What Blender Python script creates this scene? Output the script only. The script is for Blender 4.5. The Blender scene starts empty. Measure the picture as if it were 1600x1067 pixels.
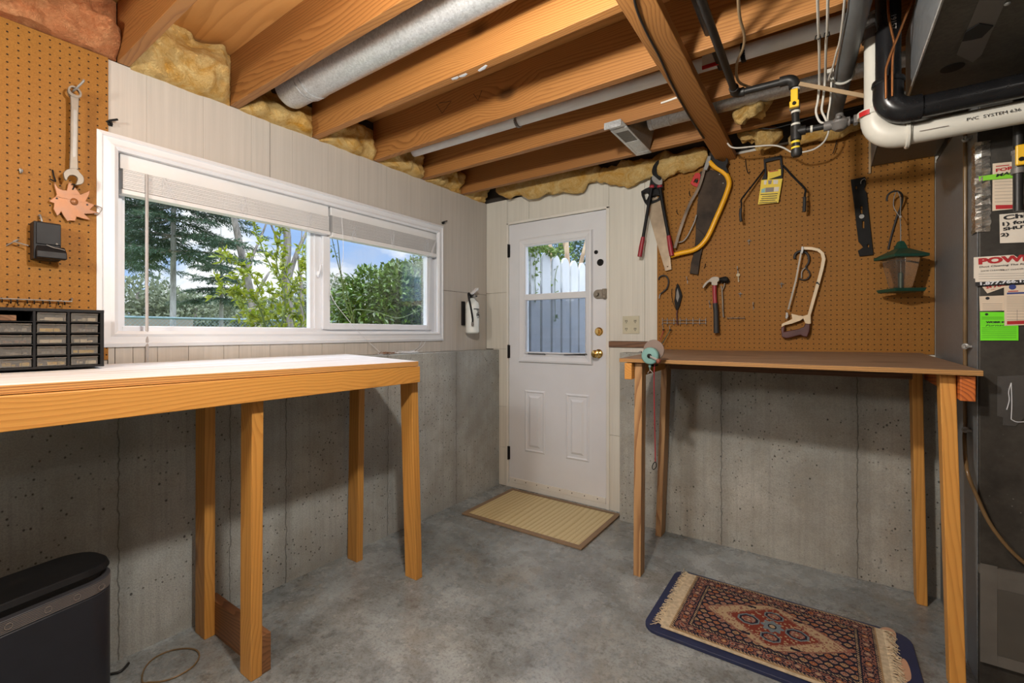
import bpy, bmesh, math, random
from mathutils import Vector, Matrix, noise
from mathutils.geometry import tessellate_polygon
random.seed(7)
SC = bpy.context.scene
COL = SC.collection
PI = math.pi

# ------------------------------------------------------------------ camera
FPX, HZ, YAW = 706.0, 520.5, math.radians(34.65)
EYE = (2.257, -2.90, 1.20)
FW = (-math.sin(YAW), math.cos(YAW)); RT = (math.cos(YAW), math.sin(YAW))
cam = bpy.data.cameras.new('camera'); cam_o = bpy.data.objects.new('camera', cam); COL.objects.link(cam_o)
cam_o.location = EYE; cam_o.rotation_euler = (PI/2, 0, YAW)
cam.sensor_width = 36; cam.lens = FPX/1600*36; cam.shift_y = -(533.5-HZ)/1600; cam.clip_start = .02; cam.clip_end = 300
SC.camera = cam_o

def _on(ax, val, u, v):
    """3D point of a measured photo position on the real plane axis=val"""
    a = (u-800)/FPX; d = (FW[0]+a*RT[0], FW[1]+a*RT[1], (HZ-v)/FPX)
    t = (val-EYE[ax])/d[ax]
    return Vector((EYE[0]+t*d[0], EYE[1]+t*d[1], EYE[2]+t*d[2]))
def onx(x, u, v): return _on(0, x, u, v)
def ony(y, u, v): return _on(1, y, u, v)
def onz(z, u, v): return _on(2, z, u, v)

# ------------------------------------------------------------------ node helpers
class G:
    def __init__(s, name):
        s.m = bpy.data.materials.new(name); s.m.use_nodes = True
        s.t = s.m.node_tree; s.t.nodes.clear()
        s.out = s.t.nodes.new('ShaderNodeOutputMaterial')
    def n(s, typ, ins=None, **props):
        nd = s.t.nodes.new('ShaderNode'+typ)
        for k, v in props.items(): setattr(nd, k, v)
        for k, v in (ins or {}).items(): s.set(nd.inputs[k], v)
        return nd
    def set(s, sock, v):
        if isinstance(v, bpy.types.NodeSocket): s.t.links.new(v, sock)
        elif v is not None:
            if isinstance(v, (tuple, list)) and len(v) == 3 and sock.type == 'RGBA': v = (*v, 1)
            sock.default_value = v
    def co(s, kind='Object'): return s.n('TexCoord').outputs[kind]
    def map(s, vec, scale=(1,1,1), rot=(0,0,0), loc=(0,0,0)):
        return s.n('Mapping', {'Vector': vec, 'Scale': scale, 'Rotation': rot, 'Location': loc}).outputs[0]
    def noise(s, vec, sc=5, det=3, rough=.55, dist=0):
        return s.n('TexNoise', {'Vector': vec, 'Scale': sc, 'Detail': det, 'Roughness': rough, 'Distortion': dist}).outputs[0]
    def noisec(s, vec, sc=5, det=2):
        return s.n('TexNoise', {'Vector': vec, 'Scale': sc, 'Detail': det}).outputs[1]
    def vor(s, vec, sc=5, feat='F1', out='Distance', rnd=1.0):
        return s.n('TexVoronoi', {'Vector': vec, 'Scale': sc, 'Randomness': rnd}, feature=feat).outputs[out]
    def ramp(s, fac, stops, interp='LINEAR'):
        nd = s.n('ValToRGB', {'Fac': fac}); r = nd.color_ramp; r.interpolation = interp
        while len(r.elements) < len(stops): r.elements.new(.5)
        for e, (p, c) in zip(r.elements, stops):
            e.position = p
            if not isinstance(c, (tuple, list)): c = (c, c, c)
            e.color = (*c, 1)
        return nd.outputs[0]
    def mix(s, f, a, b, mode='MIX'):
        nd = s.n('Mix', data_type='RGBA', blend_type=mode)
        s.set(nd.inputs[0], f); s.set(nd.inputs[6], a); s.set(nd.inputs[7], b)
        return nd.outputs[2]
    def m_(s, op, a, b=0.0, c=None):
        nd = s.n('Math', operation=op); s.set(nd.inputs[0], a); s.set(nd.inputs[1], b)
        if c is not None: s.set(nd.inputs[2], c)
        return nd.outputs[0]
    def vm(s, op, a, b):
        nd = s.n('VectorMath', operation=op); s.set(nd.inputs[0], a); s.set(nd.inputs[1], b)
        return nd.outputs[0]
    def sep(s, vec): return s.n('SeparateXYZ', {'Vector': vec}).outputs
    def comb(s, x, y, z): return s.n('CombineXYZ', {'X': x, 'Y': y, 'Z': z}).outputs[0]
    def bump(s, h, st=.3, dist=.01): return s.n('Bump', {'Height': h, 'Strength': st, 'Distance': dist}).outputs[0]
    def rnd(s): return s.n('ObjectInfo').outputs['Random']
    def pbr(s, col, rough=.5, metal=0, nrm=None, spec=None, **kw):
        b = s.n('BsdfPrincipled', {'Base Color': col, 'Roughness': rough, 'Metallic': metal})
        if nrm is not None: s.set(b.inputs['Normal'], nrm)
        if spec is not None: b.inputs['Specular IOR Level'].default_value = spec
        for k, v in kw.items(): s.set(b.inputs[k.replace('_', ' ')], v)
        s.t.links.new(b.outputs[0], s.out.inputs[0]); return s.m

def srgb(r, g, b):
    f = lambda c: (c/255/12.92) if c/255 <= .04045 else ((c/255+.055)/1.055)**2.4
    return (f(r), f(g), f(b))
def sc_(c, k): return tuple(x*k for x in c)

def plain(name, col, rough=.5, metal=0, var=.08, scale=12, bump=0, spec=None):
    """colour with a little worn mottling"""
    g = G(name); p = g.co(); f = g.noise(p, scale, 4)
    c = g.mix(g.ramp(f, [(.3, 0), (.7, 1)]), sc_(col, 1-var), sc_(col, 1+var))
    nr = g.bump(g.noise(p, scale*12, 3), bump, .004) if bump else None
    return g.pbr(c, g.m_('ADD', g.m_('MULTIPLY', f, .16), max(rough-.08, .02)), metal, nr, spec)

def wood(name, light, dark, axis='x', freq=75, knots=True, rough=.55, wav=1.0, soft=.5):
    g = G(name); p = g.co()
    i = 'xyz'.index(axis)
    rv = g.comb(*[g.m_('MULTIPLY', g.rnd(), 7.3)]*3)
    p = g.vm('ADD', p, rv)
    k = [1.0, 1.0, 1.0]; k[i] = .14
    q = g.map(p, k)
    warp = g.noise(q, 3.2, 2, .5)
    warp2 = g.noise(q, 14, 3, .55)
    x, y, z = g.sep(p); oth = [c for j, c in enumerate((x, y, z)) if j != i]
    s = g.m_('ADD', g.m_('MULTIPLY', oth[0], .72), g.m_('MULTIPLY', oth[1], .9))
    s = g.m_('ADD', s, g.m_('MULTIPLY', warp, .32*wav))
    s = g.m_('ADD', s, g.m_('MULTIPLY', warp2, .03*wav))
    kn = None
    if knots:
        kk = [2.6, 2.6, 2.6]; kk[i] = 1.5
        d = g.vor(g.map(p, kk), 1.0)
        kn = g.ramp(d, [(.045, 1), (.105, 0)])
        s = g.m_('ADD', s, g.m_('MULTIPLY', g.ramp(d, [(.0, 1), (.3, 0)]), .05))
    b = g.m_('FRACT', g.m_('MULTIPLY', s, freq))
    band = g.ramp(b, [(0, 0), (.45, .12), (.82, .9), (.93, 1), (1, 0)])
    kf = [160.0]*3; kf[i] = 4.0
    fib = g.noise(g.map(p, kf), 1, 2, .6)
    big = g.noise(q, 2.1, 2)
    f = g.m_('MULTIPLY', band, g.m_('ADD', g.m_('MULTIPLY', fib, .5), soft-.05))
    f = g.m_('ADD', f, g.m_('MULTIPLY', g.m_('SUBTRACT', big, .5), .5))
    c = g.mix(g.ramp(f, [(0, 0), (.75, 1)]), light, dark)
    tone = g.m_('ADD', g.m_('MULTIPLY', g.rnd(), .3), .85)
    c = g.mix(1.0, c, g.comb(tone, tone, tone), 'MULTIPLY')
    if kn is not None: c = g.mix(g.m_('MULTIPLY', kn, .8), c, sc_(dark, .25))
    return g.pbr(c, rough, 0, g.bump(g.m_('ADD', band, fib), .12, .002))

# ------------------------------------------------------------------ mesh helpers
class MB:
    def __init__(s): s.v = []; s.f = []; s.mi = []; s.cur = 0
    def add(s, vs, fs):
        o = len(s.v); s.v += [tuple(p) for p in vs]
        s.f += [tuple(i+o for i in f) for f in fs]; s.mi += [s.cur]*len(fs); return s
    def box(s, x0, y0, z0, x1, y1, z1):
        if x0 > x1: x0, x1 = x1, x0
        if y0 > y1: y0, y1 = y1, y0
        if z0 > z1: z0, z1 = z1, z0
        return s.hexa([(x0,y0,z0),(x1,y0,z0),(x1,y1,z0),(x0,y1,z0),(x0,y0,z1),(x1,y0,z1),(x1,y1,z1),(x0,y1,z1)])
    def hexa(s, p):
        return s.add(p, [(0,3,2,1),(4,5,6,7),(0,1,5,4),(1,2,6,5),(2,3,7,6),(3,0,4,7)])
    def prism(s, pts, vec, holes=()):
        """closed polygon(s) given as 3D points, extruded along vec"""
        pts = [Vector(p) for p in pts]; vec = Vector(vec)
        loops = [pts] + [[Vector(p) for p in h] for h in holes]
        nrm = Vector((0,0,0))
        for i in range(len(pts)):
            a, b = pts[i], pts[(i+1) % len(pts)]; nrm += a.cross(b)
        fl = nrm.dot(vec) > 0
        tris = tessellate_polygon(loops)
        flat = [p for l in loops for p in l]; n = len(flat)
        fs = []
        for t in tris:
            a, b, c = [flat[i] for i in t]
            up = (b-a).cross(c-a).dot(vec) > 0
            t2 = tuple(t) if not up else tuple(reversed(t))
            fs.append(t2); fs.append(tuple(i+n for i in reversed(t2)))
        o = 0
        for li, l in enumerate(loops):
            m = len(l)
            for i in range(m):
                a, b = o+i, o+(i+1) % m
                fs.append((a, b, b+n, a+n) if fl else (b, a, a+n, b+n))
            o += m
        return s.add(flat+[p+vec for p in flat], fs)
    def tube(s, path, r, n=10, caps=True, closed=False, flat=None):
        """sweep of a circle (or flat=(w,h) ellipse factors with an up hint) along path"""
        P = [Vector(p) for p in path]; m = len(P)
        R = r if isinstance(r, (list, tuple)) else [r]*m
        T = []
        for i in range(m):
            if closed: t = P[(i+1) % m]-P[i-1]
            else: t = P[min(i+1, m-1)]-P[max(i-1, 0)]
            T.append(t.normalized() if t.length > 1e-9 else Vector((0,0,1)))
        up = Vector((0,0,1)) if abs(T[0].z) < .9 else Vector((0,1,0))
        a = T[0].cross(up).normalized(); vs = []; fs = []
        for i in range(m):
            a = (a - T[i]*a.dot(T[i]));  a = a.normalized() if a.length > 1e-6 else T[i].orthogonal().normalized()
            b = T[i].cross(a)
            for k in range(n):
                w = 2*PI*k/n
                ka, kb = (1, 1) if not flat else flat
                vs.append(P[i] + a*(math.cos(w)*R[i]*ka) + b*(math.sin(w)*R[i]*kb))
        for i in range(m if closed else m-1):
            j = (i+1) % m
            for k in range(n):
                l = (k+1) % n
                fs.append((i*n+k, i*n+l, j*n+l, j*n+k))
        if caps and not closed:
            fs.append(tuple(reversed(range(n)))); fs.append(tuple((m-1)*n+k for k in range(n)))
        return s.add(vs, fs)
    def bar(s, a, b, w, h, up=(0,0,1)):
        """rectangular bar from a to b"""
        a, b = Vector(a), Vector(b); d = (b-a).normalized(); x = d.cross(Vector(up))
        x = x.normalized() if x.length > 1e-6 else d.orthogonal().normalized(); y = x.cross(d)
        x *= w/2; y *= h/2
        return s.hexa([a-x-y, a+x-y, b+x-y, b-x-y, a-x+y, a+x+y, b+x+y, b-x+y])
    def lathe(s, c, axis, prof, n=24):
        """prof: list of (radius, distance along axis)"""
        c = Vector(c); d = Vector(axis).normalized(); a = d.orthogonal().normalized(); b = d.cross(a)
        vs = []; fs = []; m = len(prof)
        for (r, h) in prof:
            for k in range(n):
                w = 2*PI*k/n; vs.append(c + d*h + (a*math.cos(w)+b*math.sin(w))*max(r, 1e-5))
        for i in range(m-1):
            for k in range(n):
                l = (k+1) % n; fs.append((i*n+k, i*n+l, (i+1)*n+l, (i+1)*n+k))
        fs.append(tuple(reversed(range(n)))); fs.append(tuple((m-1)*n+k for k in range(n)))
        return s.add(vs, fs)
    def ball(s, c, r, n=12, k=8, sx=1, sy=1, sz=1):
        vs = []; fs = []
        for i in range(k+1):
            th = PI*i/k
            for j in range(n):
                w = 2*PI*j/n
                vs.append((c[0]+r*sx*math.sin(th)*math.cos(w), c[1]+r*sy*math.sin(th)*math.sin(w), c[2]+r*sz*math.cos(th)))
        for i in range(k):
            for j in range(n):
                l = (j+1) % n; fs.append((i*n+j, (i+1)*n+j, (i+1)*n+l, i*n+l))
        return s.add(vs, fs)
    def build(s, name, mat, parent=None, bevel=0, smooth=None, seg=2):
        me = bpy.data.meshes.new(name)
        off = Vector(parent_world(parent)) if parent else Vector((0,0,0))
        me.from_pydata([(x-off.x, y-off.y, z-off.z) for x, y, z in s.v], [], s.f)
        mats = mat if isinstance(mat, (list, tuple)) else [mat]
        for m in mats: me.materials.append(m)
        if len(mats) > 1: me.polygons.foreach_set('material_index', s.mi)
        bm = bmesh.new(); bm.from_mesh(me); bmesh.ops.remove_doubles(bm, verts=bm.verts, dist=1e-6)
        bmesh.ops.recalc_face_normals(bm, faces=bm.faces); bm.to_mesh(me); bm.free()
        o = bpy.data.objects.new(name, me); COL.objects.link(o)
        if parent: o.parent = parent
        if smooth is not None:
            me.shade_smooth(); me.set_sharp_from_angle(angle=math.radians(smooth))
        if bevel:
            b = o.modifiers.new('edge', 'BEVEL'); b.width = bevel; b.segments = seg; b.limit_method = 'ANGLE'; b.angle_limit = math.radians(40)
            b.harden_normals = False
        return o
def parent_world(o):
    w = Vector(o.location)
    while o.parent: o = o.parent; w += Vector(o.location)
    return w
def tag(o, label, cat, group=None, kind=None):
    o['label'] = label; o['category'] = cat
    if group: o['group'] = group
    if kind: o['kind'] = kind
    return o
def thing(name, label, cat, loc, group=None):
    o = bpy.data.objects.new(name, None); COL.objects.link(o); o.empty_display_size = .05
    o.location = loc; return tag(o, label, cat, group)
def struct(o): o['kind'] = 'structure'; return o
def lab(o, t): o['label'] = t; return o
def copy_tree(o, parent=None):
    c = o.copy(); COL.objects.link(c)
    if parent: c.parent = parent
    for ch in list(o.children): copy_tree(ch, c)
    return c
def smooth_path(pts, k=6, closed=False):
    """Catmull-Rom through 3D points"""
    P = [Vector(p) for p in pts]; n = len(P); out = []
    rng = range(n) if closed else range(n-1)
    for i in rng:
        p0 = P[i-1] if (closed or i > 0) else P[0]; p1 = P[i]; p2 = P[(i+1) % n]
        p3 = P[(i+2) % n] if (closed or i+2 < n) else P[-1]
        for j in range(k):
            t = j/k
            out.append(.5*((2*p1)+(p2-p0)*t+(2*p0-5*p1+4*p2-p3)*t*t+(3*p1-p0-3*p2+p3)*t**3))
    if not closed: out.append(P[-1])
    return out
FONT_B = None
def text(parent, s, loc, size, mat, facing='-y', roll=0, name='lettering', ext=.0002, sx=1.0, align='LEFT', bold=0, shear=0):
    cu = bpy.data.curves.new(name, 'FONT'); cu.body = s; cu.size = size; cu.extrude = ext; cu.align_x = align
    cu.offset = bold; cu.shear = shear; cu.resolution_u = 3; cu.materials.append(mat)
    o = bpy.data.objects.new(name, cu); COL.objects.link(o)
    base = {'-y': Matrix.Rotation(PI/2, 4, 'X'), '+x': Matrix.Rotation(PI/2, 4, 'Z') @ Matrix.Rotation(PI/2, 4, 'X'),
            '-z': Matrix.Rotation(PI, 4, 'X'), '-x': Matrix.Rotation(-PI/2, 4, 'Z') @ Matrix.Rotation(PI/2, 4, 'X')}[facing]
    o.rotation_euler = (base @ Matrix.Rotation(roll, 4, 'Z')).to_euler(); o.scale = (sx, 1, 1)
    if parent: o.parent = parent; o.location = Vector(loc)-parent_world(parent)
    else: o.location = loc
    return o
def zq(u0, v0, s, pts):
    """crop readings -> photo coordinates"""
    return [(u0+x/s, v0+y/s) for x, y in pts]
# ------------------------------------------------------------------ materials
FIR = ((.385,.172,.046), (.215,.080,.018))
M = {}
for ax in 'xyz':
    M['joist_'+ax] = wood('fir_joist_'+ax, *FIR, axis=ax, freq=88, wav=.85, soft=.34)
    M['pine_'+ax] = wood('pine_stud_'+ax, (.60,.29,.062), (.42,.17,.030), axis=ax, freq=70, soft=.25, rough=.5, wav=.8)
    M['old_'+ax] = wood('weathered_stud_'+ax, (.46,.27,.12), (.25,.12,.05), axis=ax, freq=48, soft=.5)
M['ply_under'] = wood('subfloor_plywood', (.58,.29,.09), (.42,.19,.05), axis='x', freq=22, wav=1.6, knots=False, soft=.3)
M['ply_edge'] = wood('plywood_edge', (.52,.27,.08), (.20,.08,.025), axis='y', freq=170, wav=.2, knots=False)
M['ply_edge_x'] = wood('plywood_edge_x', (.55,.30,.10), (.22,.10,.03), axis='x', freq=170, wav=.2, knots=False)
M['end_grain'] = wood('stained_end_grain', (.62,.17,.03), (.30,.06,.012), axis='y', freq=70, wav=.5, knots=False)
M['dark_strip'] = wood('brown_ledger', (.17,.085,.042), (.09,.042,.02), axis='x', knots=False)
M['brown_board'] = wood('brown_board', (.26,.12,.05), (.15,.065,.025), axis='x', knots=False)

def concrete(name, hax, seams, tone=(.36,.365,.33)):
    g = G(name); p = g.co(); X = g.sep(p); h = X[hax]; z = X[2]
    big = g.noise(p, 1.7, 5, .6); mid = g.noise(p, 9, 4, .6); fine = g.noise(p, 170, 2, .7)
    st = g.noise(g.map(p, (60,60,1.5)), 1, 2, .6)
    c = g.mix(g.ramp(big, [(.3,0),(.72,1)]), sc_(tone, .62), sc_(tone, 1.22))
    c = g.mix(g.m_('MULTIPLY', g.ramp(mid, [(.35,1),(.6,0)]), .35), c, (.25,.22,.16))
    c = g.mix(g.m_('MULTIPLY', g.ramp(st, [(.45,0),(.7,1)]), .35), c, sc_(tone, .6))
    c = g.mix(g.m_('MULTIPLY', g.ramp(fine, [(.42,1),(.55,0)]), .28), c, sc_(tone, .4))
    msk = g.ramp(g.noise(p, 2.3, 2), [(.36,0),(.56,1)])
    q = g.map(p, (1,1,.8))
    d = g.vor(q, 48); pit = g.m_('MULTIPLY', g.ramp(d, [(.10,1),(.19,0)]), msk)
    d2 = g.vor(q, 17); pit2 = g.ramp(d2, [(.055,1),(.085,0)])
    pit = g.m_('MAXIMUM', pit, pit2)
    d3 = g.vor(g.map(p, (1,1,.3), loc=(2,1,4)), 7.5); pit = g.m_('MAXIMUM', pit, g.m_('MULTIPLY', g.ramp(d3, [(.03,1),(.055,0)]), .8))
    seam = None
    wob = g.m_('MULTIPLY', g.m_('SUBTRACT', g.noise(p, 22, 3), .5), .022)
    for s in seams:
        a = g.ramp(g.m_('ABSOLUTE', g.m_('ADD', g.m_('SUBTRACT', h, s), wob)), [(.0008,.9),(.0035,0)])
        b = g.m_('MULTIPLY', g.ramp(g.m_('ABSOLUTE', g.m_('SUBTRACT', h, s)), [(.0,1),(.07,0)]), .25)
        a = g.m_('MAXIMUM', a, b); seam = a if seam is None else g.m_('MAXIMUM', seam, a)
    dark = g.m_('MAXIMUM', pit, seam) if seam is not None else pit
    c = g.mix(g.m_('MULTIPLY', dark, .85), c, (.045,.042,.036))
    hgt = g.m_('SUBTRACT', g.m_('ADD', g.m_('MULTIPLY', fine, .5), g.m_('MULTIPLY', mid, .6)), g.m_('MULTIPLY', dark, 1.5))
    return g.pbr(c, .85, 0, g.bump(hgt, .55, .006))
M['conc_left'] = concrete('foundation_concrete_left', 1, (-2.358, -1.98, -1.731, -1.116, -.511), (.41,.425,.405))
M['conc_back'] = concrete('foundation_concrete_back', 0, (1.777, 2.391, 3.0), (.43,.43,.39))
M['conc_plain'] = concrete('outdoor_concrete', 0, ())

def floor_mat():
    g = G('burnished_floor'); p = g.co()
    big = g.noise(p, 1.5, 6, .66, .3); mid = g.noise(p, 6.5, 6, .68, .2); fine = g.noise(p, 90, 3, .7)
    c = g.mix(g.ramp(big, [(.32,0),(.68,1)]), (.125,.142,.146), (.41,.45,.46))
    c = g.mix(g.ramp(mid, [(.28,.6),(.60,0)]), c, (.125,.122,.112))
    tan = g.ramp(g.noise(p, 2.4, 4, .6, .5), [(.56,0),(.72,.45)])
    c = g.mix(tan, c, (.27,.225,.155))
    c = g.mix(g.m_('MULTIPLY', g.ramp(fine, [(.38,1),(.5,0)]), .45), c, (.09,.088,.08))
    c = g.mix(g.ramp(g.vor(p, 14), [(.03,.8),(.05,0)]), c, (.05,.045,.04))
    c = g.mix(g.ramp(g.vor(g.map(p, (1,1,1), loc=(3,5,1)), 6), [(.012,.9),(.025,0)]), c, (.7,.68,.6))
    bl = g.noise(g.map(p, (1,1,1), loc=(7,2,0)), 26, 6, .72)
    c = g.mix(g.m_('MULTIPLY', g.ramp(bl, [(.36,1),(.50,0)]), g.ramp(big, [(.4,.75),(.62,.15)])), c, (.075,.072,.064))
    ro = g.m_('ADD', .10, g.m_('MULTIPLY', mid, .34))
    return g.pbr(c, ro, 0, g.bump(g.m_('ADD', mid, g.m_('MULTIPLY', fine, .3)), .10, .006), .5)
M['floor'] = floor_mat()

def panel(name, hax, col, period=.1016):
    """painted plywood siding: vertical brushed grain and shallow grooves"""
    g = G(name); p = g.co(); X = g.sep(p); h = X[hax]
    gr = g.noise(g.map(p, (55,55,1.2)), 1, 4, .65)
    wob = g.noise(p, 2.5, 3)
    fr = g.m_('ABSOLUTE', g.m_('SUBTRACT', g.m_('FRACT', g.m_('DIVIDE', h, period)), .5))
    gv = g.ramp(fr, [(.485,0),(.497,1)])
    c = g.mix(g.ramp(gr, [(.35,0),(.7,1)]), sc_(col, .9), sc_(col, 1.04))
    c = g.mix(g.m_('MULTIPLY', g.ramp(wob, [(.4,0),(.7,1)]), .25), c, sc_(col, .85))
    c = g.mix(g.m_('MULTIPLY', gv, .22), c, sc_(col, .6))
    return g.pbr(c, .6, 0, g.bump(g.m_('SUBTRACT', g.m_('MULTIPLY', gr, .5), gv), .25, .004))
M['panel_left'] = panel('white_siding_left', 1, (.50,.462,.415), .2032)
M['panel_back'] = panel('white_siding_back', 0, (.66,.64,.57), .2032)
M['seam_dark'] = plain('dark_seam', (.05,.042,.035), .9)
M['drywall'] = plain('far_drywall', (.22,.19,.15), .8)

def pegboard(name, hax):
    g = G(name); p = g.co(); X = g.sep(p)
    a = g.m_('SUBTRACT', g.m_('FRACT', g.m_('DIVIDE', g.m_('ADD', X[hax], 50), .0254)), .5)
    b = g.m_('SUBTRACT', g.m_('FRACT', g.m_('DIVIDE', g.m_('ADD', X[2], 50), .0254)), .5)
    d = g.m_('SQRT', g.m_('ADD', g.m_('MULTIPLY', a, a), g.m_('MULTIPLY', b, b)))
    hole = g.ramp(d, [(.090,1),(.125,0)])
    f = g.noise(p, 240, 3, .7); bg = g.noise(p, 3.2, 3)
    c = g.mix(g.ramp(f, [(.3,0),(.7,1)]), (.235,.098,.013), (.335,.150,.024))
    c = g.mix(g.m_('MULTIPLY', g.ramp(bg, [(.4,0),(.75,1)]), .3), c, (.24,.085,.012))
    c = g.mix(hole, c, (.018,.009,.004))
    return g.pbr(c, .6, 0, g.bump(g.m_('SUBTRACT', g.m_('MULTIPLY', f, .15), hole), .5, .003), .25)
M['peg_left'] = pegboard('pegboard_left', 1); M['peg_back'] = pegboard('pegboard_back', 0)

def insul(name, a, b, d):
    g = G(name); p = g.co()
    f = g.noise(p, 9, 5, .7, 1.2); f2 = g.noise(p, 60, 4, .8, 2)
    c = g.mix(g.ramp(f, [(.3,0),(.65,1)]), a, b)
    c = g.mix(g.m_('MULTIPLY', g.ramp(f2, [(.3,1),(.5,0)]), .45), c, d)
    return g.pbr(c, .95, 0, g.bump(g.m_('ADD', f, f2), .8, .02), .1)
M['insul'] = insul('yellow_glass_wool', (.62,.31,.045), (.80,.60,.27), (.34,.16,.025))
M['insul_pink'] = insul('orange_glass_wool', (.50,.16,.06), (.62,.30,.14), (.24,.07,.03))

def galv(name, base=(.55,.56,.56), rough=.34, sc=55, metal=.85, vr=.25):
    g = G(name); p = g.co()
    v = g.vor(p, sc, out='Color'); k = g.sep(v)[0]; n = g.noise(p, 14, 4, .65)
    f = g.m_('ADD', g.m_('MULTIPLY', k, .5), g.m_('MULTIPLY', n, .5))
    c = g.mix(g.ramp(f, [(.2,0),(.8,1)]), sc_(base, 1-vr), sc_(base, 1+vr))
    return g.pbr(c, g.m_('ADD', rough-.1, g.m_('MULTIPLY', f, .22)), metal, g.bump(n, .05, .004))
M['galv'] = galv('galvanised_duct', (.60,.62,.63), .36, 150, .55, .18); M['galv_dull'] = galv('dull_sheet_metal', (.17,.165,.15), .5, 120, .5, .2)
M['galv_blue'] = galv('blueish_sheet_metal', (.23,.25,.265), .45, 130, .45, .18)
M['galv_dark'] = galv('dark_furnace_panel', (.045,.042,.037), .6, 260, .25, .3)
def furn_mat():
    g = G('speckled_dark_furnace_panel'); p = g.co()
    n = g.noise(p, 9, 5, .7); v = g.vor(p, 42); s = g.m_('MULTIPLY', g.ramp(v, [(.05,1),(.10,0)]), g.ramp(g.noise(p, 6, 3), [(.45,0),(.6,1)]))
    c = g.mix(g.ramp(n, [(.3,0),(.7,1)]), (.026,.023,.019), (.062,.057,.049))
    c = g.mix(g.m_('MULTIPLY', s, .5), c, (.26,.25,.23))
    return g.pbr(c, .55, .2, g.bump(n, .1, .004), .35)
M['galv_dark'] = furn_mat()
M['plenum'] = galv('dusty_plenum', (.11,.105,.09), .55, 120, .4, .25)
M['foil'] = galv('foil_tape', (.62,.6,.56), .22, 160, .9, .15)
M['foil_dull'] = plain('dusty_tape', (.17,.16,.15), .5, .2)
M['steel'] = plain('bright_steel', (.28,.275,.26), .46, .4, .1, 30)
M['tool_steel'] = plain('brushed_tool_steel', (.24,.21,.17), .48, .35, .22, 14)
M['saw_steel'] = plain('saw_blade_steel', (.34,.27,.19), .38, .6, .35, 7)
M['rusty'] = plain('rusty_saw_steel', (.042,.029,.020), .6, .1, .75, 9, .2, .2)
M['dark_steel'] = plain('dark_steel', (.013,.0125,.012), .6, 0, .3, 25, 0, .14)
M['brass'] = plain('polished_brass', (.72,.48,.16), .2, 1, .08, 30)
M['copper'] = plain('copper_tube', (.58,.24,.09), .3, .9, .15, 30)
M['copper_sun'] = plain('lacquered_copper', (.27,.105,.032), .42, .2, .25, 20, .05)
M['iron'] = plain('black_iron_pipe', (.022,.021,.02), .45, .3, .3, 30)
M['abs'] = plain('black_abs', (.010,.010,.011), .28, 0, .2, 12, 0, .4)
M['pvc'] = plain('white_pvc', (.62,.60,.53), .4, 0, .07, 9)
M['pvc_grey'] = plain('grey_white_pvc', (.86,.88,.87), .4, 0, .07, 7)
M['vent_grey'] = plain('grey_conduit', (.13,.14,.145), .45, .1, .2, 9)
M['white_cable'] = plain('white_cable', (.66,.63,.56), .5)
M['tan_cable'] = plain('tan_cable', (.36,.25,.14), .5)
M['black_cable'] = plain('black_cable', (.012,.012,.012), .5)
M['vinyl'] = plain('white_vinyl', (.70,.72,.755), .38, 0, .03, 6)
M['blind'] = plain('white_blind', (.70,.70,.70), .45, 0, .03, 6)
M['door'] = plain('grey_white_door', (.68,.695,.725), .36, 0, .03, 4)
M['trim'] = plain('cream_trim', (.70,.68,.62), .45, 0, .04, 6)
M['bench_white'] = wood('worn_white_paint', (.68,.69,.71), (.46,.42,.36), axis='y', freq=24, knots=False, wav=1.4, soft=.3)
M['bench_brown'] = wood('worn_bench_top', (.34,.22,.14), (.20,.12,.075), axis='x', freq=30, wav=1.3)
M['black'] = plain('black_plastic', (.010,.010,.011), .48, 0, .2, 20, 0, .22)
M['black_soft'] = plain('black_rubber', (.022,.022,.023), .6, 0, .2, 30)
M['navy_body'] = plain('charcoal_case', (.016,.018,.026), .42, 0, .1, 20)
M['case_band'] = plain('charcoal_band', (.055,.055,.062), .4, 0, .1, 20)
M['red'] = plain('red_rubber', (.30,.018,.03), .45)
M['bright_red'] = plain('red_plastic', (.50,.02,.02), .4)
M['dark_blade'] = plain('dark_saw_blade', (.13,.10,.075), .42, .55, .5, 9)
M['yellow'] = plain('yellow_paint', (.85,.42,.015), .35, 0, .06, 10)
M['tag_yellow'] = plain('yellow_card', (.80,.58,.03), .5)
M['valve_yellow'] = plain('yellow_valve', (.85,.50,.02), .4)
M['green_feeder'] = plain('green_plastic', (.012,.060,.038), .4, 0, .2, 12)
M['cream'] = plain('cream_paint', (.66,.52,.33), .38, 0, .1, 14)
M['maroon'] = plain('maroon_handle', (.075,.018,.016), .35, 0, .2, 14)
M['teal'] = plain('teal_enamel', (.17,.33,.31), .35, .1, .1, 12)
M['reel_brown'] = plain('grey_brown_disc', (.20,.15,.125), .5)
M['paper'] = plain('cream_paper', (.68,.57,.44), .7, 0, .05, 20)
M['paper_white'] = plain('white_paper', (.72,.66,.57), .7, 0, .05, 20)
M['ink'] = plain('black_ink', (.012,.012,.014), .6)
M['ink_red'] = plain('red_ink', (.42,.015,.02), .6)
M['ink_blue'] = plain('blue_ink', (.03,.05,.22), .6)
M['ink_grey'] = plain('grey_ink', (.24,.21,.19), .6)
M['green_card'] = plain('lime_card', (.16,.80,.015), .55)
M['green_tape'] = plain('lime_tape', (.22,.62,.03), .5)
M['brass_dull'] = plain('dull_key_metal', (.30,.24,.14), .5, .3)
M['hose'] = plain('brown_vinyl_tube', (.16,.10,.045), .25, 0, .2, 10)
M['navy_mat'] = plain('navy_mat', (.018,.026,.075), .5, 0, .12, 30)
M['peach'] = plain('peach_print', (.52,.31,.20), .6)
M['orange_print'] = plain('orange_print', (.55,.26,.08), .6)
M['fringe'] = plain('cream_fringe', (.50,.42,.29), .9, 0, .25, 60)
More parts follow.
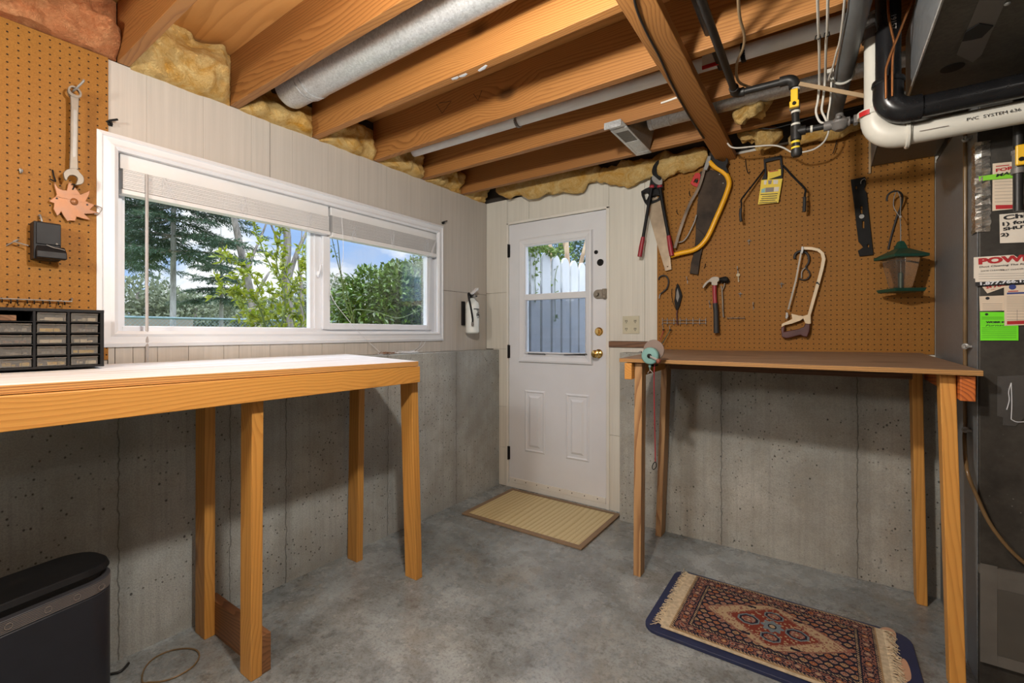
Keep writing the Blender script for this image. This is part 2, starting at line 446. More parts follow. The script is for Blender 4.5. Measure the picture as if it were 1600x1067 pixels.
M['ext_white'] = plain('white_cylinder', (.74,.78,.75), .3, 0, .03, 8)
M['almond'] = plain('almond_plate', (.52,.49,.36), .4)
M['knob_red'] = plain('reddish_knob', (.22,.06,.035), .35)
M['pale'] = plain('pale_scrap', (.70,.62,.48), .6, 0, .15, 60)
M['amber'] = plain('amber_scrap', (.70,.45,.03), .5, 0, .2, 60)
M['brown_scrap'] = plain('brown_scrap', (.22,.10,.045), .6, 0, .3, 60)
M['grey_scrap'] = plain('metal_scrap', (.30,.29,.28), .4, .5, .4, 90)
M['filter_door'] = plain('grey_filter_door', (.085,.080,.070), .55, .2, .12, 8)
M['filter_tape'] = plain('grey_duct_tape', (.135,.128,.115), .5, .2, .15, 10)

def glass(name, tint=(1,1,1), gl=1.0, rough=0.0, base=0.0, col=(.5,.5,.5)):
    g = G(name)
    t = g.n('BsdfTransparent', {'Color': tint}).outputs[0]
    s = g.n('BsdfGlossy', {'Color': (1,1,1), 'Roughness': rough}).outputs[0]
    fr = g.n('Fresnel', {'IOR': 1.45}).outputs[0]
    mx = g.n('MixShader', {0: g.m_('MULTIPLY', fr, gl), 1: t, 2: s}).outputs[0]
    if base:
        d = g.n('BsdfDiffuse', {'Color': col}).outputs[0]
        mx = g.n('MixShader', {0: base, 1: mx, 2: d}).outputs[0]
    g.t.links.new(mx, g.out.inputs[0]); return g.m
M['glass'] = glass('window_glass', (.97,.985,.98), .4)
M['screen'] = glass('grey_insect_screen', (.62,.64,.68), .3, .3, .14, (.25,.27,.31))
M['clear'] = glass('clear_plastic', (.88,.86,.83), 1.3, .08, .05, (.7,.68,.62))
M['drawer_clear'] = glass('clear_drawer', (.86,.84,.80), 1.2, .12, .15, (.50,.48,.45))
M['tape_clear'] = glass('clear_tape', (.85,.85,.85), 1.5, .2, .12, (.35,.34,.33))

def leaf(name, a, b, tr=.35, rough=.45):
    g = G(name); p = g.co()
    f = g.noise(p, 7, 3); isl = g.n('NewGeometry').outputs['Random Per Island']
    c = g.mix(g.m_('ADD', g.m_('MULTIPLY', isl, .7), g.m_('MULTIPLY', f, .3)), a, b)
    bs = g.n('BsdfPrincipled', {'Base Color': c, 'Roughness': rough}).outputs[0]
    tl = g.n('BsdfTranslucent', {'Color': c}).outputs[0]
    mx = g.n('MixShader', {0: tr, 1: bs, 2: tl}).outputs[0]
    g.t.links.new(mx, g.out.inputs[0]); return g.m
M['spruce'] = leaf('spruce_needles', (.028,.062,.038), (.085,.145,.085), .25, .6)
M['laurel'] = leaf('laurel_leaves', (.016,.042,.006), (.115,.19,.025), .2, .28)
M['spring'] = leaf('spring_leaves', (.10,.165,.008), (.36,.37,.035), .45, .45)
M['mid_leaf'] = leaf('garden_leaves', (.06,.12,.015), (.20,.27,.05), .35, .45)
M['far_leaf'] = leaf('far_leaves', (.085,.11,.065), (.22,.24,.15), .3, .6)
def bark(name, a, b):
    g = G(name); p = g.co(); f = g.noise(g.map(p, (14,14,3)), 1, 5, .7)
    return g.pbr(g.mix(g.ramp(f, [(.35,0),(.65,1)]), a, b), .9, 0, g.bump(f, .8, .03))
M['bark'] = bark('grey_bark', (.09,.078,.066), (.25,.225,.20)); M['bark_pale'] = bark('pale_bark', (.20,.19,.18), (.46,.45,.43)); M['bark_brown'] = bark('brown_bark', (.20,.13,.08), (.50,.37,.25))
M['stem'] = plain('green_stem', (.12,.16,.04), .6)
M['fence_white'] = plain('white_picket_paint', (.43,.44,.455), .6, 0, .07, 5)
M['fence_wire'] = plain('blue_grey_wire', (.17,.25,.27), .5, .2)
M['ground'] = plain('garden_soil', (.16,.17,.07), .95, 0, .35, 3)
# ------------------------------------------------------------------ room shell
JB, SUB = 2.25, 2.485            # joist bottoms, underside of the subfloor
RX, RY = 5.2, -5.6               # far side and rear of the room
struct(MB().box(-.3,RY-.2,-.15,RX+.2,.3,0).build('floor', M['floor']))
struct(MB().box(-.15,RY-.2,SUB,RX+.2,.15,SUB+.03).build('ceiling', M['ply_under']))
struct(MB().box(-.3,RY-.25,SUB+.03,RX+.25,.3,SUB+.30).build('ceiling_upper_floor', M['drywall']))
# left: poured foundation with a ledge, framed siding above it
LX = .13; LZ = 1.07
o = MB().box(-.18,RY,-.1,LX,0.0,LZ).build('wall_left_foundation', M['conc_left'], bevel=.004); struct(o)
# siding sheets with open joints, window opening y -2.335..-.53, z 1.19..1.92
WY0, WY1, WZ0, WZ1 = -2.335, -.53, 1.195, 1.915
PT = .011
def siding(mb, hol, y0, y1, z0, z1, gap=.0015):
    mb.box(-PT, y0+gap, z0+gap, 0, y1-gap, z1-gap)
wl = MB()
for (y0, y1) in ((RY,-4.18),(-4.18,-2.96),(-2.96,-2.357)): siding(wl, 0, y0, y1, LZ, JB)
for (y0, y1) in ((-2.357,-1.741),(-1.741,WY1)): siding(wl, 0, y0, y1, WZ1, JB)
siding(wl, 0, -2.357, WY0, LZ, WZ1)
for (y0, y1) in ((WY0,-2.28),(-2.28,-2.20),(-2.20,-2.09),(-2.09,-1.95),(-1.95,-1.885),(-1.885,-1.741),(-1.741,-1.57),(-1.57,-1.46),(-1.46,-1.32),(-1.32,-1.16),(-1.16,-1.0),(-1.0,-.87),(-.87,-.74),(-.74,-.63),(-.63,WY1)): siding(wl, 0, y0, y1, LZ, WZ0, .0009)
siding(wl, 0, WY1, -.522, WZ0, JB); siding(wl, 0, WY1, -.522, LZ, WZ0)
siding(wl, 0, -.522, -.0, 1.509, JB)
siding(wl, 0, -.522, -.36, LZ, 1.509); siding(wl, 0, -.36, 0, LZ, 1.509, .0008)
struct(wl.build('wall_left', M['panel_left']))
wb = MB()
wb.box(-.15,RY,LZ,-PT-.001,WY0-.004,SUB); wb.box(-.15,WY1+.004,LZ,-PT-.001,.12,SUB)
wb.box(-.15,WY0-.004,WZ1+.004,-PT-.001,WY1+.004,SUB); wb.box(-.15,WY0-.004,LZ,-PT-.001,WY1+.004,WZ0-.004)
struct(wb.build('wall_left_framing', M['seam_dark']))
# back: siding above, foundation beside the door
CX, CZ = 1.175, 1.075
struct(MB().box(CX,-.12,-.1,RX,.15,CZ).build('wall_back_foundation', M['conc_back'], bevel=.004))
wk = MB()
DX0, DX1, DZ1 = .208, 1.052, 2.062
def sidb(x0, x1, z0, z1, g=.001): wk.box(x0+g, 0, z0+g, x1-g, PT, z1-g)
for z0, z1 in ((.0,.30),(.30,.62),(.62,1.075),(1.075,1.521),(1.521,JB)): sidb(.0 if z0 > 1 else LX-.06, DX0, z0, z1)
sidb(DX0, .41, DZ1, JB); sidb(.41, DX1, DZ1, JB)
for z0, z1 in ((.0,.51),(.51,1.105),(1.146,JB)): sidb(DX1, 1.30, z0, z1, .0012)
sidb(1.30, 1.40, 1.146, JB)
wk.box(1.40, 0, 1.075, RX, PT, JB)
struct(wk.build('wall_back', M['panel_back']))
wf = MB()
wf.box(-.15,PT+.001,0,DX0-.01,.14,SUB); wf.box(DX1+.01,PT+.001,0,RX,.14,SUB); wf.box(DX0-.01,PT+.001,DZ1+.01,DX1+.01,.14,SUB)
struct(wf.build('wall_back_framing', M['seam_dark']))
struct(MB().box(RX,RY-.2,-.1,RX+.15,.15,SUB).build('wall_right', M['drywall']))
struct(MB().box(-.15,RY-.15,-.1,RX+.15,RY,SUB).build('wall_front', M['drywall']))
struct(MB().box(1.056,-.012,1.106,1.40,-.001,1.145).build('trim_1', M['dark_strip'], bevel=.001))

# ------------------------------------------------------------------ window 1
win = bpy.data.objects.new('window_1', None); COL.objects.link(win); win.location = (0,-1.43,1.55); struct(win)
b = MB()   # mitred casing with a stepped profile
oy0, oy1, oz0, oz1 = -2.391, -.512, 1.146, 1.968
prof = [(0.0,.010),(.014,.016),(.018,.011),(.040,.014),(.050,.020),(.062,.012)]
def ring(mb, y0, y1, z0, z1, prof, back=.0):
    loops = []
    for ins, h in prof: loops.append([(h, y0+ins, z0+ins), (h, y1-ins, z0+ins), (h, y1-ins, z1-ins), (h, y0+ins, z1-ins)])
    a = prof[0][0]; c = prof[-1][0]
    loops = [[(back, y0+a, z0+a), (back, y1-a, z0+a), (back, y1-a, z1-a), (back, y0+a, z1-a)]] + loops + [[(back, y0+c, z0+c), (back, y1-c, z0+c), (back, y1-c, z1-c), (back, y0+c, z1-c)]]
    vs = [p for l in loops for p in l]; fs = []
    for i in range(len(loops)-1):
        for k in range(4): fs.append((i*4+k, i*4+(k+1) % 4, (i+1)*4+(k+1) % 4, (i+1)*4+k))
    mb.add(vs, fs)
ring(b, oy0, oy1, oz0, oz1, prof)
b.build('casing', M['vinyl'], win)
b = MB()   # jamb return
jy0, jy1, jz0, jz1 = WY0, WY1, WZ0, WZ1
for bx in ((jy0,jz0,jy0+.008,jz1),(jy1-.008,jz0,jy1,jz1),(jy0,jz0,jy1,jz0+.008),(jy0,jz1-.008,jy1,jz1)):
    b.box(-.13,bx[0],bx[1],.008,bx[2],bx[3])
b.build('jamb', M['vinyl'], win)
b = MB()   # vinyl main frame
def frame(mb, x0, x1, y0, y1, z0, z1, w, wb=None, wr=None):
    wb = wb or w; wr = wr or w
    mb.box(x0,y0,z0,x1,y0+w,z1); mb.box(x0,y1-wr,z0,x1,y1,z1); mb.box(x0,y0+w,z0,x1,y1-wr,z0+wb); mb.box(x0,y0+w,z1-w,x1,y1-wr,z1)
frame(b, -.125, -.062, jy0+.008, jy1-.008, jz0+.008, jz1-.008, .03, .024, .04)
b.box(-.10,-1.462,jz0+.03,-.066,-1.425,jz1-.03)
b.build('frame', M['vinyl'], win, .002)
b = MB(); frame(b, -.112, -.075, -2.30, -1.44, 1.212, 1.90, .014, .018, .043)
s1 = b.build('fixed_sash', M['vinyl'], win, .002)
MB().box(-.095,-2.288,1.228,-.091,-1.48,1.888).build('pane', M['glass'], s1)
b = MB(); frame(b, -.085, -.045, -1.425, -.575, 1.222, 1.895, .045, .035, .045)
s2 = b.build('sliding_sash', M['vinyl'], win, .003)
MB().box(-.07,-1.382,1.255,-.066,-.618,1.852).build('pane', M['glass'], s2)
b = MB(); p = onx(-.05, 497, 428)
b.ball((-.052, -1.449, p.z), .014, 10, 8, .8, .7, 1.3).tube([(-.044,-1.449,p.z),(-.036,-1.447,p.z+.03),(-.034,-1.444,p.z+.05)], .006, 8)
b.build('latch', M['vinyl'], win, smooth=40)

# ------------------------------------------------------------------ door 1
dr = bpy.data.objects.new('door_1', None); COL.objects.link(dr); dr.location = (.63,0,0); struct(dr)
b = MB()
for x0, x1, z0, z1 in ((DX0-.004,.222,.0,DZ1),(1.036,DX1+.006,.0,DZ1),(DX0-.004,DX1+.006,2.047,DZ1+.006)):
    b.box(x0,-.008,z0,x1,.13,z1)
b.box(.222,-.004,.0,1.036,.13,.036)
b.build('frame', M['trim'], dr, .003)
SX0, SX1, SZ0, SZ1 = .226, 1.033, .041, 2.043
GX0, GX1, GZ0, GZ1 = .372, .905, 1.045, 1.872
b = MB(); b.box(SX0,0,SZ0,GX0,.042,SZ1); b.box(GX1,0,SZ0,SX1,.042,SZ1); b.box(GX0,0,SZ0,GX1,.042,GZ0); b.box(GX0,0,GZ1,GX1,.042,SZ1)
for x0, x1 in ((.371,.552),(.724,.909)):   # raised panels with a moulded groove
    z0, z1 = .297, .768
    lv = [(0,-.0005),(.012,-.006),(.022,.0),(.040,-.001),(.056,-.009)]
    vs = []; fs = []
    for ins, y in lv: vs += [(x0+ins,y,z0+ins),(x1-ins,y,z0+ins),(x1-ins,y,z1-ins),(x0+ins,y,z1-ins)]
    for i in range(len(lv)-1):
        for k in range(4): fs.append((i*4+k,i*4+(k+1)%4,(i+1)*4+(k+1)%4,(i+1)*4+k))
    fs.append(tuple(range(len(vs)-4,len(vs)))); b.add(vs, fs)
b.build('slab', M['door'], dr)
def ringxz(mb, x0, x1, z0, z1, prof, back=0.0):
    t = MB(); ring(t, x0, x1, z0, z1, prof, back)
    mb.add([(y, -x, z) for x, y, z in t.v], t.f)
b = MB(); ringxz(b, .322, .936, .978, 1.92, [(0,.004),(.006,.020),(.018,.022),(.046,.016),(.056,.006)])
b.build('window_frame', M['door'], dr)
b = MB(); frame(t_ := MB(), -.012, .02, .374, .903, 1.047, 1.870, .012)
b.add([(y, x, z) for x, y, z in t_.v], t_.f); b.box(.374,-.016,1.449,.903,.018,1.494)
b.build('sash_rail', M['door'], dr, .002)
MB().box(.386,.022,1.49,.892,.026,1.86).build('upper_pane', M['glass'], dr)
MB().box(.386,.012,1.058,.892,.016,1.452).build('lower_pane', M['glass'], dr)
MB().box(.386,.030,1.055,.892,.0315,1.46).build('insect_screen', M['screen'], dr)
b = MB()
for (a, c) in (((825,552),(851,553)),((881,554),(916,553))):
    p, q = ony(-.022, *a), ony(-.022, *c); b.tube([p, q, q+Vector((.006,-.004,-.006))], .0028, 6)
b.build('sash_clip', M['dark_steel'], dr)
b = MB(); b.box(SX0+.004,-.006,SZ0-.004,SX1-.003,0,SZ0+.034)
o = b.build('door_sweep', M['trim'], dr, .001)
b = MB()
for k in range(8):
    x = SX0+.06+k*.098; b.lathe((x,-.0085,SZ0+.019), (0,1,0), [(.003,0),(.004,.002),(.004,.003)], 8)
b.build('screw', M['dark_steel'], o)
for z in (1.843, 1.057, .265):
    b = MB(); b.tube([(.224,-.012,z-.052),(.224,-.012,z+.052)], .006, 8); b.box(.2245,-.009,z-.05,.236,-.0005,z+.05)
    b.build('hinge', M['dark_steel'], dr, .001, 40)
p = ony(0, 935.5, 552.5); b = MB()
b.lathe((p.x,0,p.z), (0,-1,0), [(.031,0),(.031,.004),(.024,.010),(.012,.014),(.011,.034),(.020,.040),(.027,.052),(.026,.066),(.015,.072),(0,.073)], 24)
b.build('door_knob', M['brass'], dr, smooth=30)
p = ony(0, 936, 518); b = MB()
b.lathe((p.x,0,p.z), (0,-1,0), [(.030,0),(.029,.006),(.022,.011),(.0,.012)], 24).box(p.x-.004,-.022,p.z-.013,p.x+.004,-.01,p.z+.013)
b.build('deadbolt_turn', M['brass'], dr, smooth=30)
p = ony(0, 931.5, 394); MB().lathe((p.x,0,p.z), (0,-1,0), [(.014,0),(.013,.006),(.007,.007),(.006,.002)], 16).build('peep_cover', M['dark_steel'], dr, smooth=30)
p = ony(0, 938, 410); b = MB(); b.lathe((p.x,0,p.z), (0,-1,0), [(.024,0),(.023,.005),(.018,.007),(0,.007)], 20)
for k in (-.010,0,.010): b.box(p.x-.014,-.0085,p.z+k-.0022,p.x+.014,-.006,p.z+k+.0022)
b.build('round_bell', M['dark_steel'], dr, smooth=30)
p0 = ony(0, 931, 460); b = MB()
b.box(p0.x+.012,-.006,p0.z-.032,p0.x+.062,0,p0.z+.032); b.lathe((p0.x+.016,0,p0.z), (0,-1,0), [(.033,0),(.032,.007),(.012,.010),(.012,.03),(.015,.034),(.0,.036)], 20)
b.box(p0.x+.060,-.03,p0.z-.034,p0.x+.085,0,p0.z+.034)
for k in (-.022,0,.022): b.tube([(p0.x+.073,-.03,p0.z+k-.007),(p0.x+.073,-.03,p0.z+k+.007)], .009, 8)
b.build('rim_lock', M['tool_steel'], dr, .0015, 40)

# ------------------------------------------------------------------ joists and boards overhead
jy = [-2.71,-2.31,-1.905,-1.50,-1.10,-.705,-.295]
names = ['behind','first','second','third','fourth','fifth','sixth']
desc = {0:'orange fir ceiling joist nearest above the camera, running out over the left pegboard',
 1:'fir ceiling joist ending above the top left corner of the window',
 2:'fir ceiling joist between bare plywood and the big round duct',
 3:'fir ceiling joist with white paint smears and a swirling knot, beside the big round duct',
 4:'fir ceiling joist with pencilled arrow marks, above the long white pipe',
 5:'fir ceiling joist between the long white pipe and the small duct boot',
 6:'fir ceiling joist nearest the door wall, above the insulation'}
for i, y in enumerate(jy):
    b = MB().box(.0,y-.019,JB,RX-.02,y+.019,SUB-.001)
    o = b.build('ceiling_joist', M['joist_x'], bevel=.002); tag(o, desc[i], 'joist', 'ceiling joists')
    if i == 3:
        for (u0, v0, u1, v1) in ((706,121,716,117),(718,117,729,112),(748,108,760,99)):
            p, q = onz(JB-.0006, u0, v0+3), onz(JB-.0006, u1, v1+3)
            MB().tube([p, (p+q)/2+Vector((0,.003,0)), q], [.006,.009,.005], 6, flat=(1,.12)).build('paint_smear', M['vinyl'], o)
    if i == 4:
        for pts in (((682,163),(691,177),(705,158),(686,161)),((740,147),(747,157),(753,141))):
            MB().tube([ony(y-.0192, u, v) for u, v in pts], .0014, 5).build('pencil_mark', M['ink'], o)
b = MB().box(1.735,-3.4,JB-.040,1.838,-.012,JB-.001)
tag(b.build('ceiling_strap', M['joist_y'], bevel=.003), 'flat wooden board nailed across the undersides of the joists', 'board')
# ------------------------------------------------------------------ left workbench
def leg(bt, tp, dx, dy, inset=0):
    """square post given its visible lower and upper arris; dx, dy = signed section"""
    (x0,y0,z0), (x1,y1,z1) = bt, tp
    f = lambda x, y, z: [(x,y,z),(x+dx,y,z),(x+dx,y+dy,z),(x,y+dy,z)]
    return MB().hexa(f(x0,y0,z0)+f(x1,y1,z1))
wb_ = thing('workbench', 'long workbench with a worn white top under the window', 'workbench', (.4,-2.1,0))
b = MB(); T = .022
top = [(.035,-3.3,1.084),(.70,-3.3,1.085),(.722,-1.435,1.071),(.045,-1.345,1.084)]
b.hexa([(x,y,z-T) for x,y,z in top]+top)
b.cur = 0
o = b.build('tabletop', [M['bench_white'], M['ply_edge']], wb_, .0015)
for p in o.data.polygons:
    if abs(p.normal.z) < .5: p.material_index = 1
b = MB(); b.hexa([(.684,-3.3,.975),(.722,-3.3,.975),(.722,-1.425,.974),(.684,-1.425,.974),(.684,-3.3,1.061),(.722,-3.3,1.061),(.722,-1.425,1.047),(.684,-1.425,1.047)])
b.build('apron', M['pine_y'], wb_, .002)
b = MB().box(.14,-1.47,.975,.683,-1.435,1.045); b.build('end_rail', M['pine_x'], wb_, .002)
leg((.636,-2.133,0), (.681,-2.150,1.05), -.078, .038).build('leg', M['pine_z'], wb_, .002)
leg((.264,-2.131,0), (.268,-2.131,1.06), -.085, .038).build('leg', M['pine_z'], wb_, .002)
leg((.630,-1.362,0), (.672,-1.434,1.04), -.078, .040).build('leg', M['pine_z'], wb_, .002)
leg((.246,-1.418,0), (.222,-1.385,1.055), -.08, .038).build('leg', M['pine_z'], wb_, .002)
b = MB().box(.20,-2.094,.0,.632,-2.062,.135); lab(b.build('floor_brace', M['brown_board'], wb_, .002), 'brown board between the two feet')

# ------------------------------------------------------------------ right workbench
wr = thing('workbench', 'brown plank-topped workbench under the tool pegboard beside the furnace', 'workbench', (2.0,-.45,0))
b = MB(); T = .018
top = [(1.438,-.80,1.078),(2.682,-.825,1.0785),(2.636,-.012,1.106),(1.42,-.012,1.096)]
b.hexa([(x,y,z-T) for x,y,z in top]+top)
o = b.build('tabletop', [M['bench_brown'], M['ply_edge_x']], wr, .0015)
for p in o.data.polygons:
    if abs(p.normal.z) < .5: p.material_index = 1
leg((1.514,-.714,0), (1.540,-.768,1.057), -.037, .06).build('leg', M['old_z'], wr, .002)
leg((1.467,-.213,0), (1.515,-.250,1.07), -.034, .085).build('leg', M['old_z'], wr, .002)
leg((2.594,-.235,0), (2.574,-.250,1.07), .037, .085).build('leg', M['pine_z'], wr, .004)
leg((2.606,-.805,0), (2.586,-.768,1.058), .041, .06).build('leg', M['pine_z'], wr, .003)
def raily(x0, x1, y0, y1, z0, z1): 
    return MB().hexa([(x0,y0,z0),(x1,y0,z0),(x1,y1,z0+.018),(x0,y1,z0+.018),(x0,y0,z1),(x1,y0,z1),(x1,y1,z1+.018),(x0,y1,z1+.018)])
lab(raily(2.631,2.669,-.802,-.13,.973,1.0575).build('side_rail', M['end_grain'], wr, .003), 'orange stained rail with end grain showing')
raily(1.464,1.500,-.80,-.13,.978,1.0565).build('side_rail', M['pine_y'], wr, .003)
MB().box(1.545,-.32,1.0,2.57,-.285,1.072).build('cross_rail', M['dark_strip'], wr, .003)

# ------------------------------------------------------------------ parts cabinet on the left bench
cb = thing('parts_cabinet', 'black small-parts cabinet with clear drawers on the white bench top', 'drawer cabinet', (.16,-2.6,1.086))
fx = .238; zt, zb = 1.278, 1.0875; ye = -2.424; cw = .0775; nc = 5
rows = [zb+.008+k*.0355 for k in range(5)]
y0 = ye-.010-nc*cw
b = MB()
b.box(.07,y0-.012,zt-.010,fx+.004,ye,zt); b.box(.07,y0-.012,zb,fx+.004,ye,zb+.007)
b.box(.07,y0-.012,zb,.075,ye,zt)
for k in range(nc+1):
    yy = ye-.010-k*cw; b.box(.07,yy-.0035 if k else yy,zb,fx+.002,yy+.0035 if k else ye,zt)
for z in rows[1:]: b.box(.07,y0,z-.0035,fx,ye,z-.0005)
b.build('body', M['black'], cb, .0015)
rr = random.Random(5)
cont = ['pale','grey_scrap','amber','brown_scrap','pale','steel','grey_scrap']
for c in range(nc):
    for r in range(5):
        if (c, r) in ((2, 4),): continue
        ya, yb = ye-.010-(c+1)*cw+.006, ye-.010-c*cw-.006; za, zb_ = rows[r]+.001, rows[r]+.0285
        d = MB(); d.box(.10,ya,za,fx,yb,za+.0012); d.box(fx-.0015,ya,za,fx,yb,zb_-.004); d.box(.10,ya,za,fx-.0015,ya+.0012,zb_-.004); d.box(.10,yb-.0012,za,fx-.0015,yb,zb_-.004)
        d.box(fx-.002,ya,zb_-.0045,fx+.006,yb,zb_-.001)
        dr_ = d.build('drawer', M['drawer_clear'], cb, .0006)
        kind = cont[(c*3+r*2) % 7]
        if (c, r) == (1, 0): kind = 'amber'
        if (c, r) == (0, 4): kind = 'pale'
        if (c, r) == (2, 0): kind = 'amber'
        q = MB(); n = 9
        for i in range(n):
            yy = rr.uniform(ya+.006, yb-.010); xx = rr.uniform(fx-.03, fx-.006); h = rr.uniform(.003,.010)
            if kind in ('pale','amber') and i < 3: q.bar((xx,yy,za+.007),(xx,min(yy+rr.uniform(.010,.03),yb-.003),za+.007), .008, .010)
            else: q.bar((xx,yy,za+.003+h/2),(xx-rr.uniform(-.004,.004),min(yy+rr.uniform(.003,.012),yb-.003),za+.003+h/2), .004, h)
        co_ = q.build('contents', M[kind], dr_); co_['kind'] = 'stuff'
# loose bits in the empty bay
b = MB().box(.12,ye-.010-3*cw+.008,rows[4]+.001,fx-.02,ye-.010-2*cw-.035,rows[4]+.018)
tag(b.build('wood_offcut', M['brown_board'], None, .001), 'brown wood offcut lying in the open bay of the parts cabinet', 'wood scrap')

# ------------------------------------------------------------------ air purifier below the bench
pu = thing('air_purifier', 'black rounded air purifier standing under the white-topped bench', 'air purifier', (.31,-2.68,0))
R0 = Vector((.302,-2.440,0)); d = Vector((.215,-.977,0)).normalized(); nrm = Vector((-d.y*-1, 0, 0)); nrm = Vector((.977,.215,0)).normalized()
def outline(z, grow=0.0, Ln=.50, dep=.205, r=.085, k=8):
    hw = dep/2+grow; ctr = R0+d*(Ln/2); hl = Ln/2+grow; pts = []
    r = min(r+grow, hw-.001)
    for (sx, sy, a0) in ((1,1,0),(-1,1,90),(-1,-1,180),(1,-1,270)):
        for i in range(k+1):
            a = math.radians(a0+90*i/k)
            # local: l along d, w along nrm
            l = sx*(hl-r)+r*math.cos(a); w = sy*(hw-r)+r*math.sin(a)
            p = ctr+d*l+nrm*w; pts.append((p.x, p.y, z))
    return pts
def slab(z0, z1, g0=0.0, g1=None): 
    g1 = g0 if g1 is None else g1
    a, b_ = outline(z0, g0), outline(z1, g1); n = len(a)
    return MB().add(a+b_, [(i,(i+1)%n,n+(i+1)%n,n+i) for i in range(n)]+[tuple(reversed(range(n))), tuple(range(n,2*n))])
slab(.012,.395).build('body', M['navy_body'], pu, .004, 50)
slab(0,.012,-.012).build('base', M['black'], pu, 0, 50)
m = slab(.3955,.434,.001); bo = m.build('control_band', M['case_band'], pu, .002, 50)
for k in range(7):
    slab(.400+k*.0046,.4012+k*.0046,.0016).build('groove_line', M['ink_grey'], bo, 0, 50)
for l in (.055,.115,.18,.26,.34):
    p = R0+d*l+nrm*.1055; b = MB(); b.tube(smooth_path([(p+d*.008*math.cos(a)+Vector((0,0,.415+.008*math.sin(a)))) for a in [i*PI/4 for i in range(8)]], 2, True), .0008, 5, closed=True)
    b.build('touch_icon', M['ink_grey'], bo)
slab(.434,.458,-.022).build('air_slot', M['black_soft'], pu, 0, 50)
slab(.458,.478,.0,-.008).build('top_cover', M['black'], pu, .003, 50)
p = [onz(.006,172,1053), onz(.006,186,1050), onz(.008,194,1044), onz(.010,201,1036)]
b = MB().tube(smooth_path(p, 5), .0045, 8); tag(b.build('power_cord', M['black_cable'], None, 0, 50), 'black cord end on the floor behind the air purifier', 'cord')
p = [onz(.004,u,v) for u,v in zq(0,800,4,[(890,1062),(900,985),(960,915),(1060,868),(1160,852),(1225,862),(1245,900),(1210,960),(1120,1020),(1020,1056),(930,1064)])]
b = MB().tube(smooth_path(p, 5, True), .0028, 7, closed=True); tag(b.build('string_loop', M['hose'], None, 0, 50), 'thin brown string loop lying on the floor by the bench foot', 'string')

# ------------------------------------------------------------------ floor mats
bm_ = thing('bamboo_mat', 'pale bamboo slat mat on the floor in front of the door', 'mat', (.72,-.33,0))
x0, x1, y0, y1 = .285, 1.155, -.632, -.045
b = MB(); n = 78; wd = (x1-x0-.06)/n
for i in range(n): b.box(x0+.03+i*wd+.0006, y0+.03, .002, x0+.03+(i+1)*wd-.0006, y1-.03, .0095)
ma = wood('bamboo', (.74,.62,.35), (.55,.42,.19), 'y', 40, False, .45, .4)
b.build('slats', ma, bm_)
b = MB(); b.box(x0,y0,.001,x1,y0+.032,.011); b.box(x0,y1-.032,.001,x1,y1,.011); b.box(x0,y0+.032,.001,x0+.032,y1-.032,.011); b.box(x1-.032,y0+.032,.001,x1,y1-.032,.011)
b.build('border', plain('mat_border', (.24,.16,.095), .7), bm_, .002)

nm = thing('floor_mat', 'navy cushioned floor mat with peach print, mostly covered by the rug', 'mat', (2.1,-.82,0))
def rrect(x0, y0, x1, y1, r, z, k=7):
    pts = []
    for (cx, cy, a0) in ((x1-r,y1-r,0),(x0+r,y1-r,90),(x0+r,y0+r,180),(x1-r,y0+r,270)):
        for i in range(k+1):
            a = math.radians(a0+90*i/k); pts.append((cx+r*math.cos(a), cy+r*math.sin(a), z))
    return pts
b = MB().prism(rrect(1.648,-1.098,2.535,-.555,.06,.0008), (0,0,.013)); b.build('cushion', M['navy_mat'], nm, .005, seg=3)
for pts, mm in (([(1376,995),(1371,985),(1380,980),(1392,982),(1400,990),(1398,1002),(1392,1012),(1400,1025),(1390,1030),(1378,1015)], 'peach'),
          ([(1400,1033),(1412,1029),(1420,1040),(1424,1060),(1414,1066),(1404,1060),(1398,1045)], 'peach'),
          ([(1046,945),(1050,938),(1060,938),(1066,948),(1064,960),(1055,966),(1047,958)], 'orange_print')):
    pp = [onz(.0141, u, v) for u, v in pts]
    MB().prism(smooth_path(pp, 3, True), (0,0,.0004)).build('printed_shape', M[mm], nm)

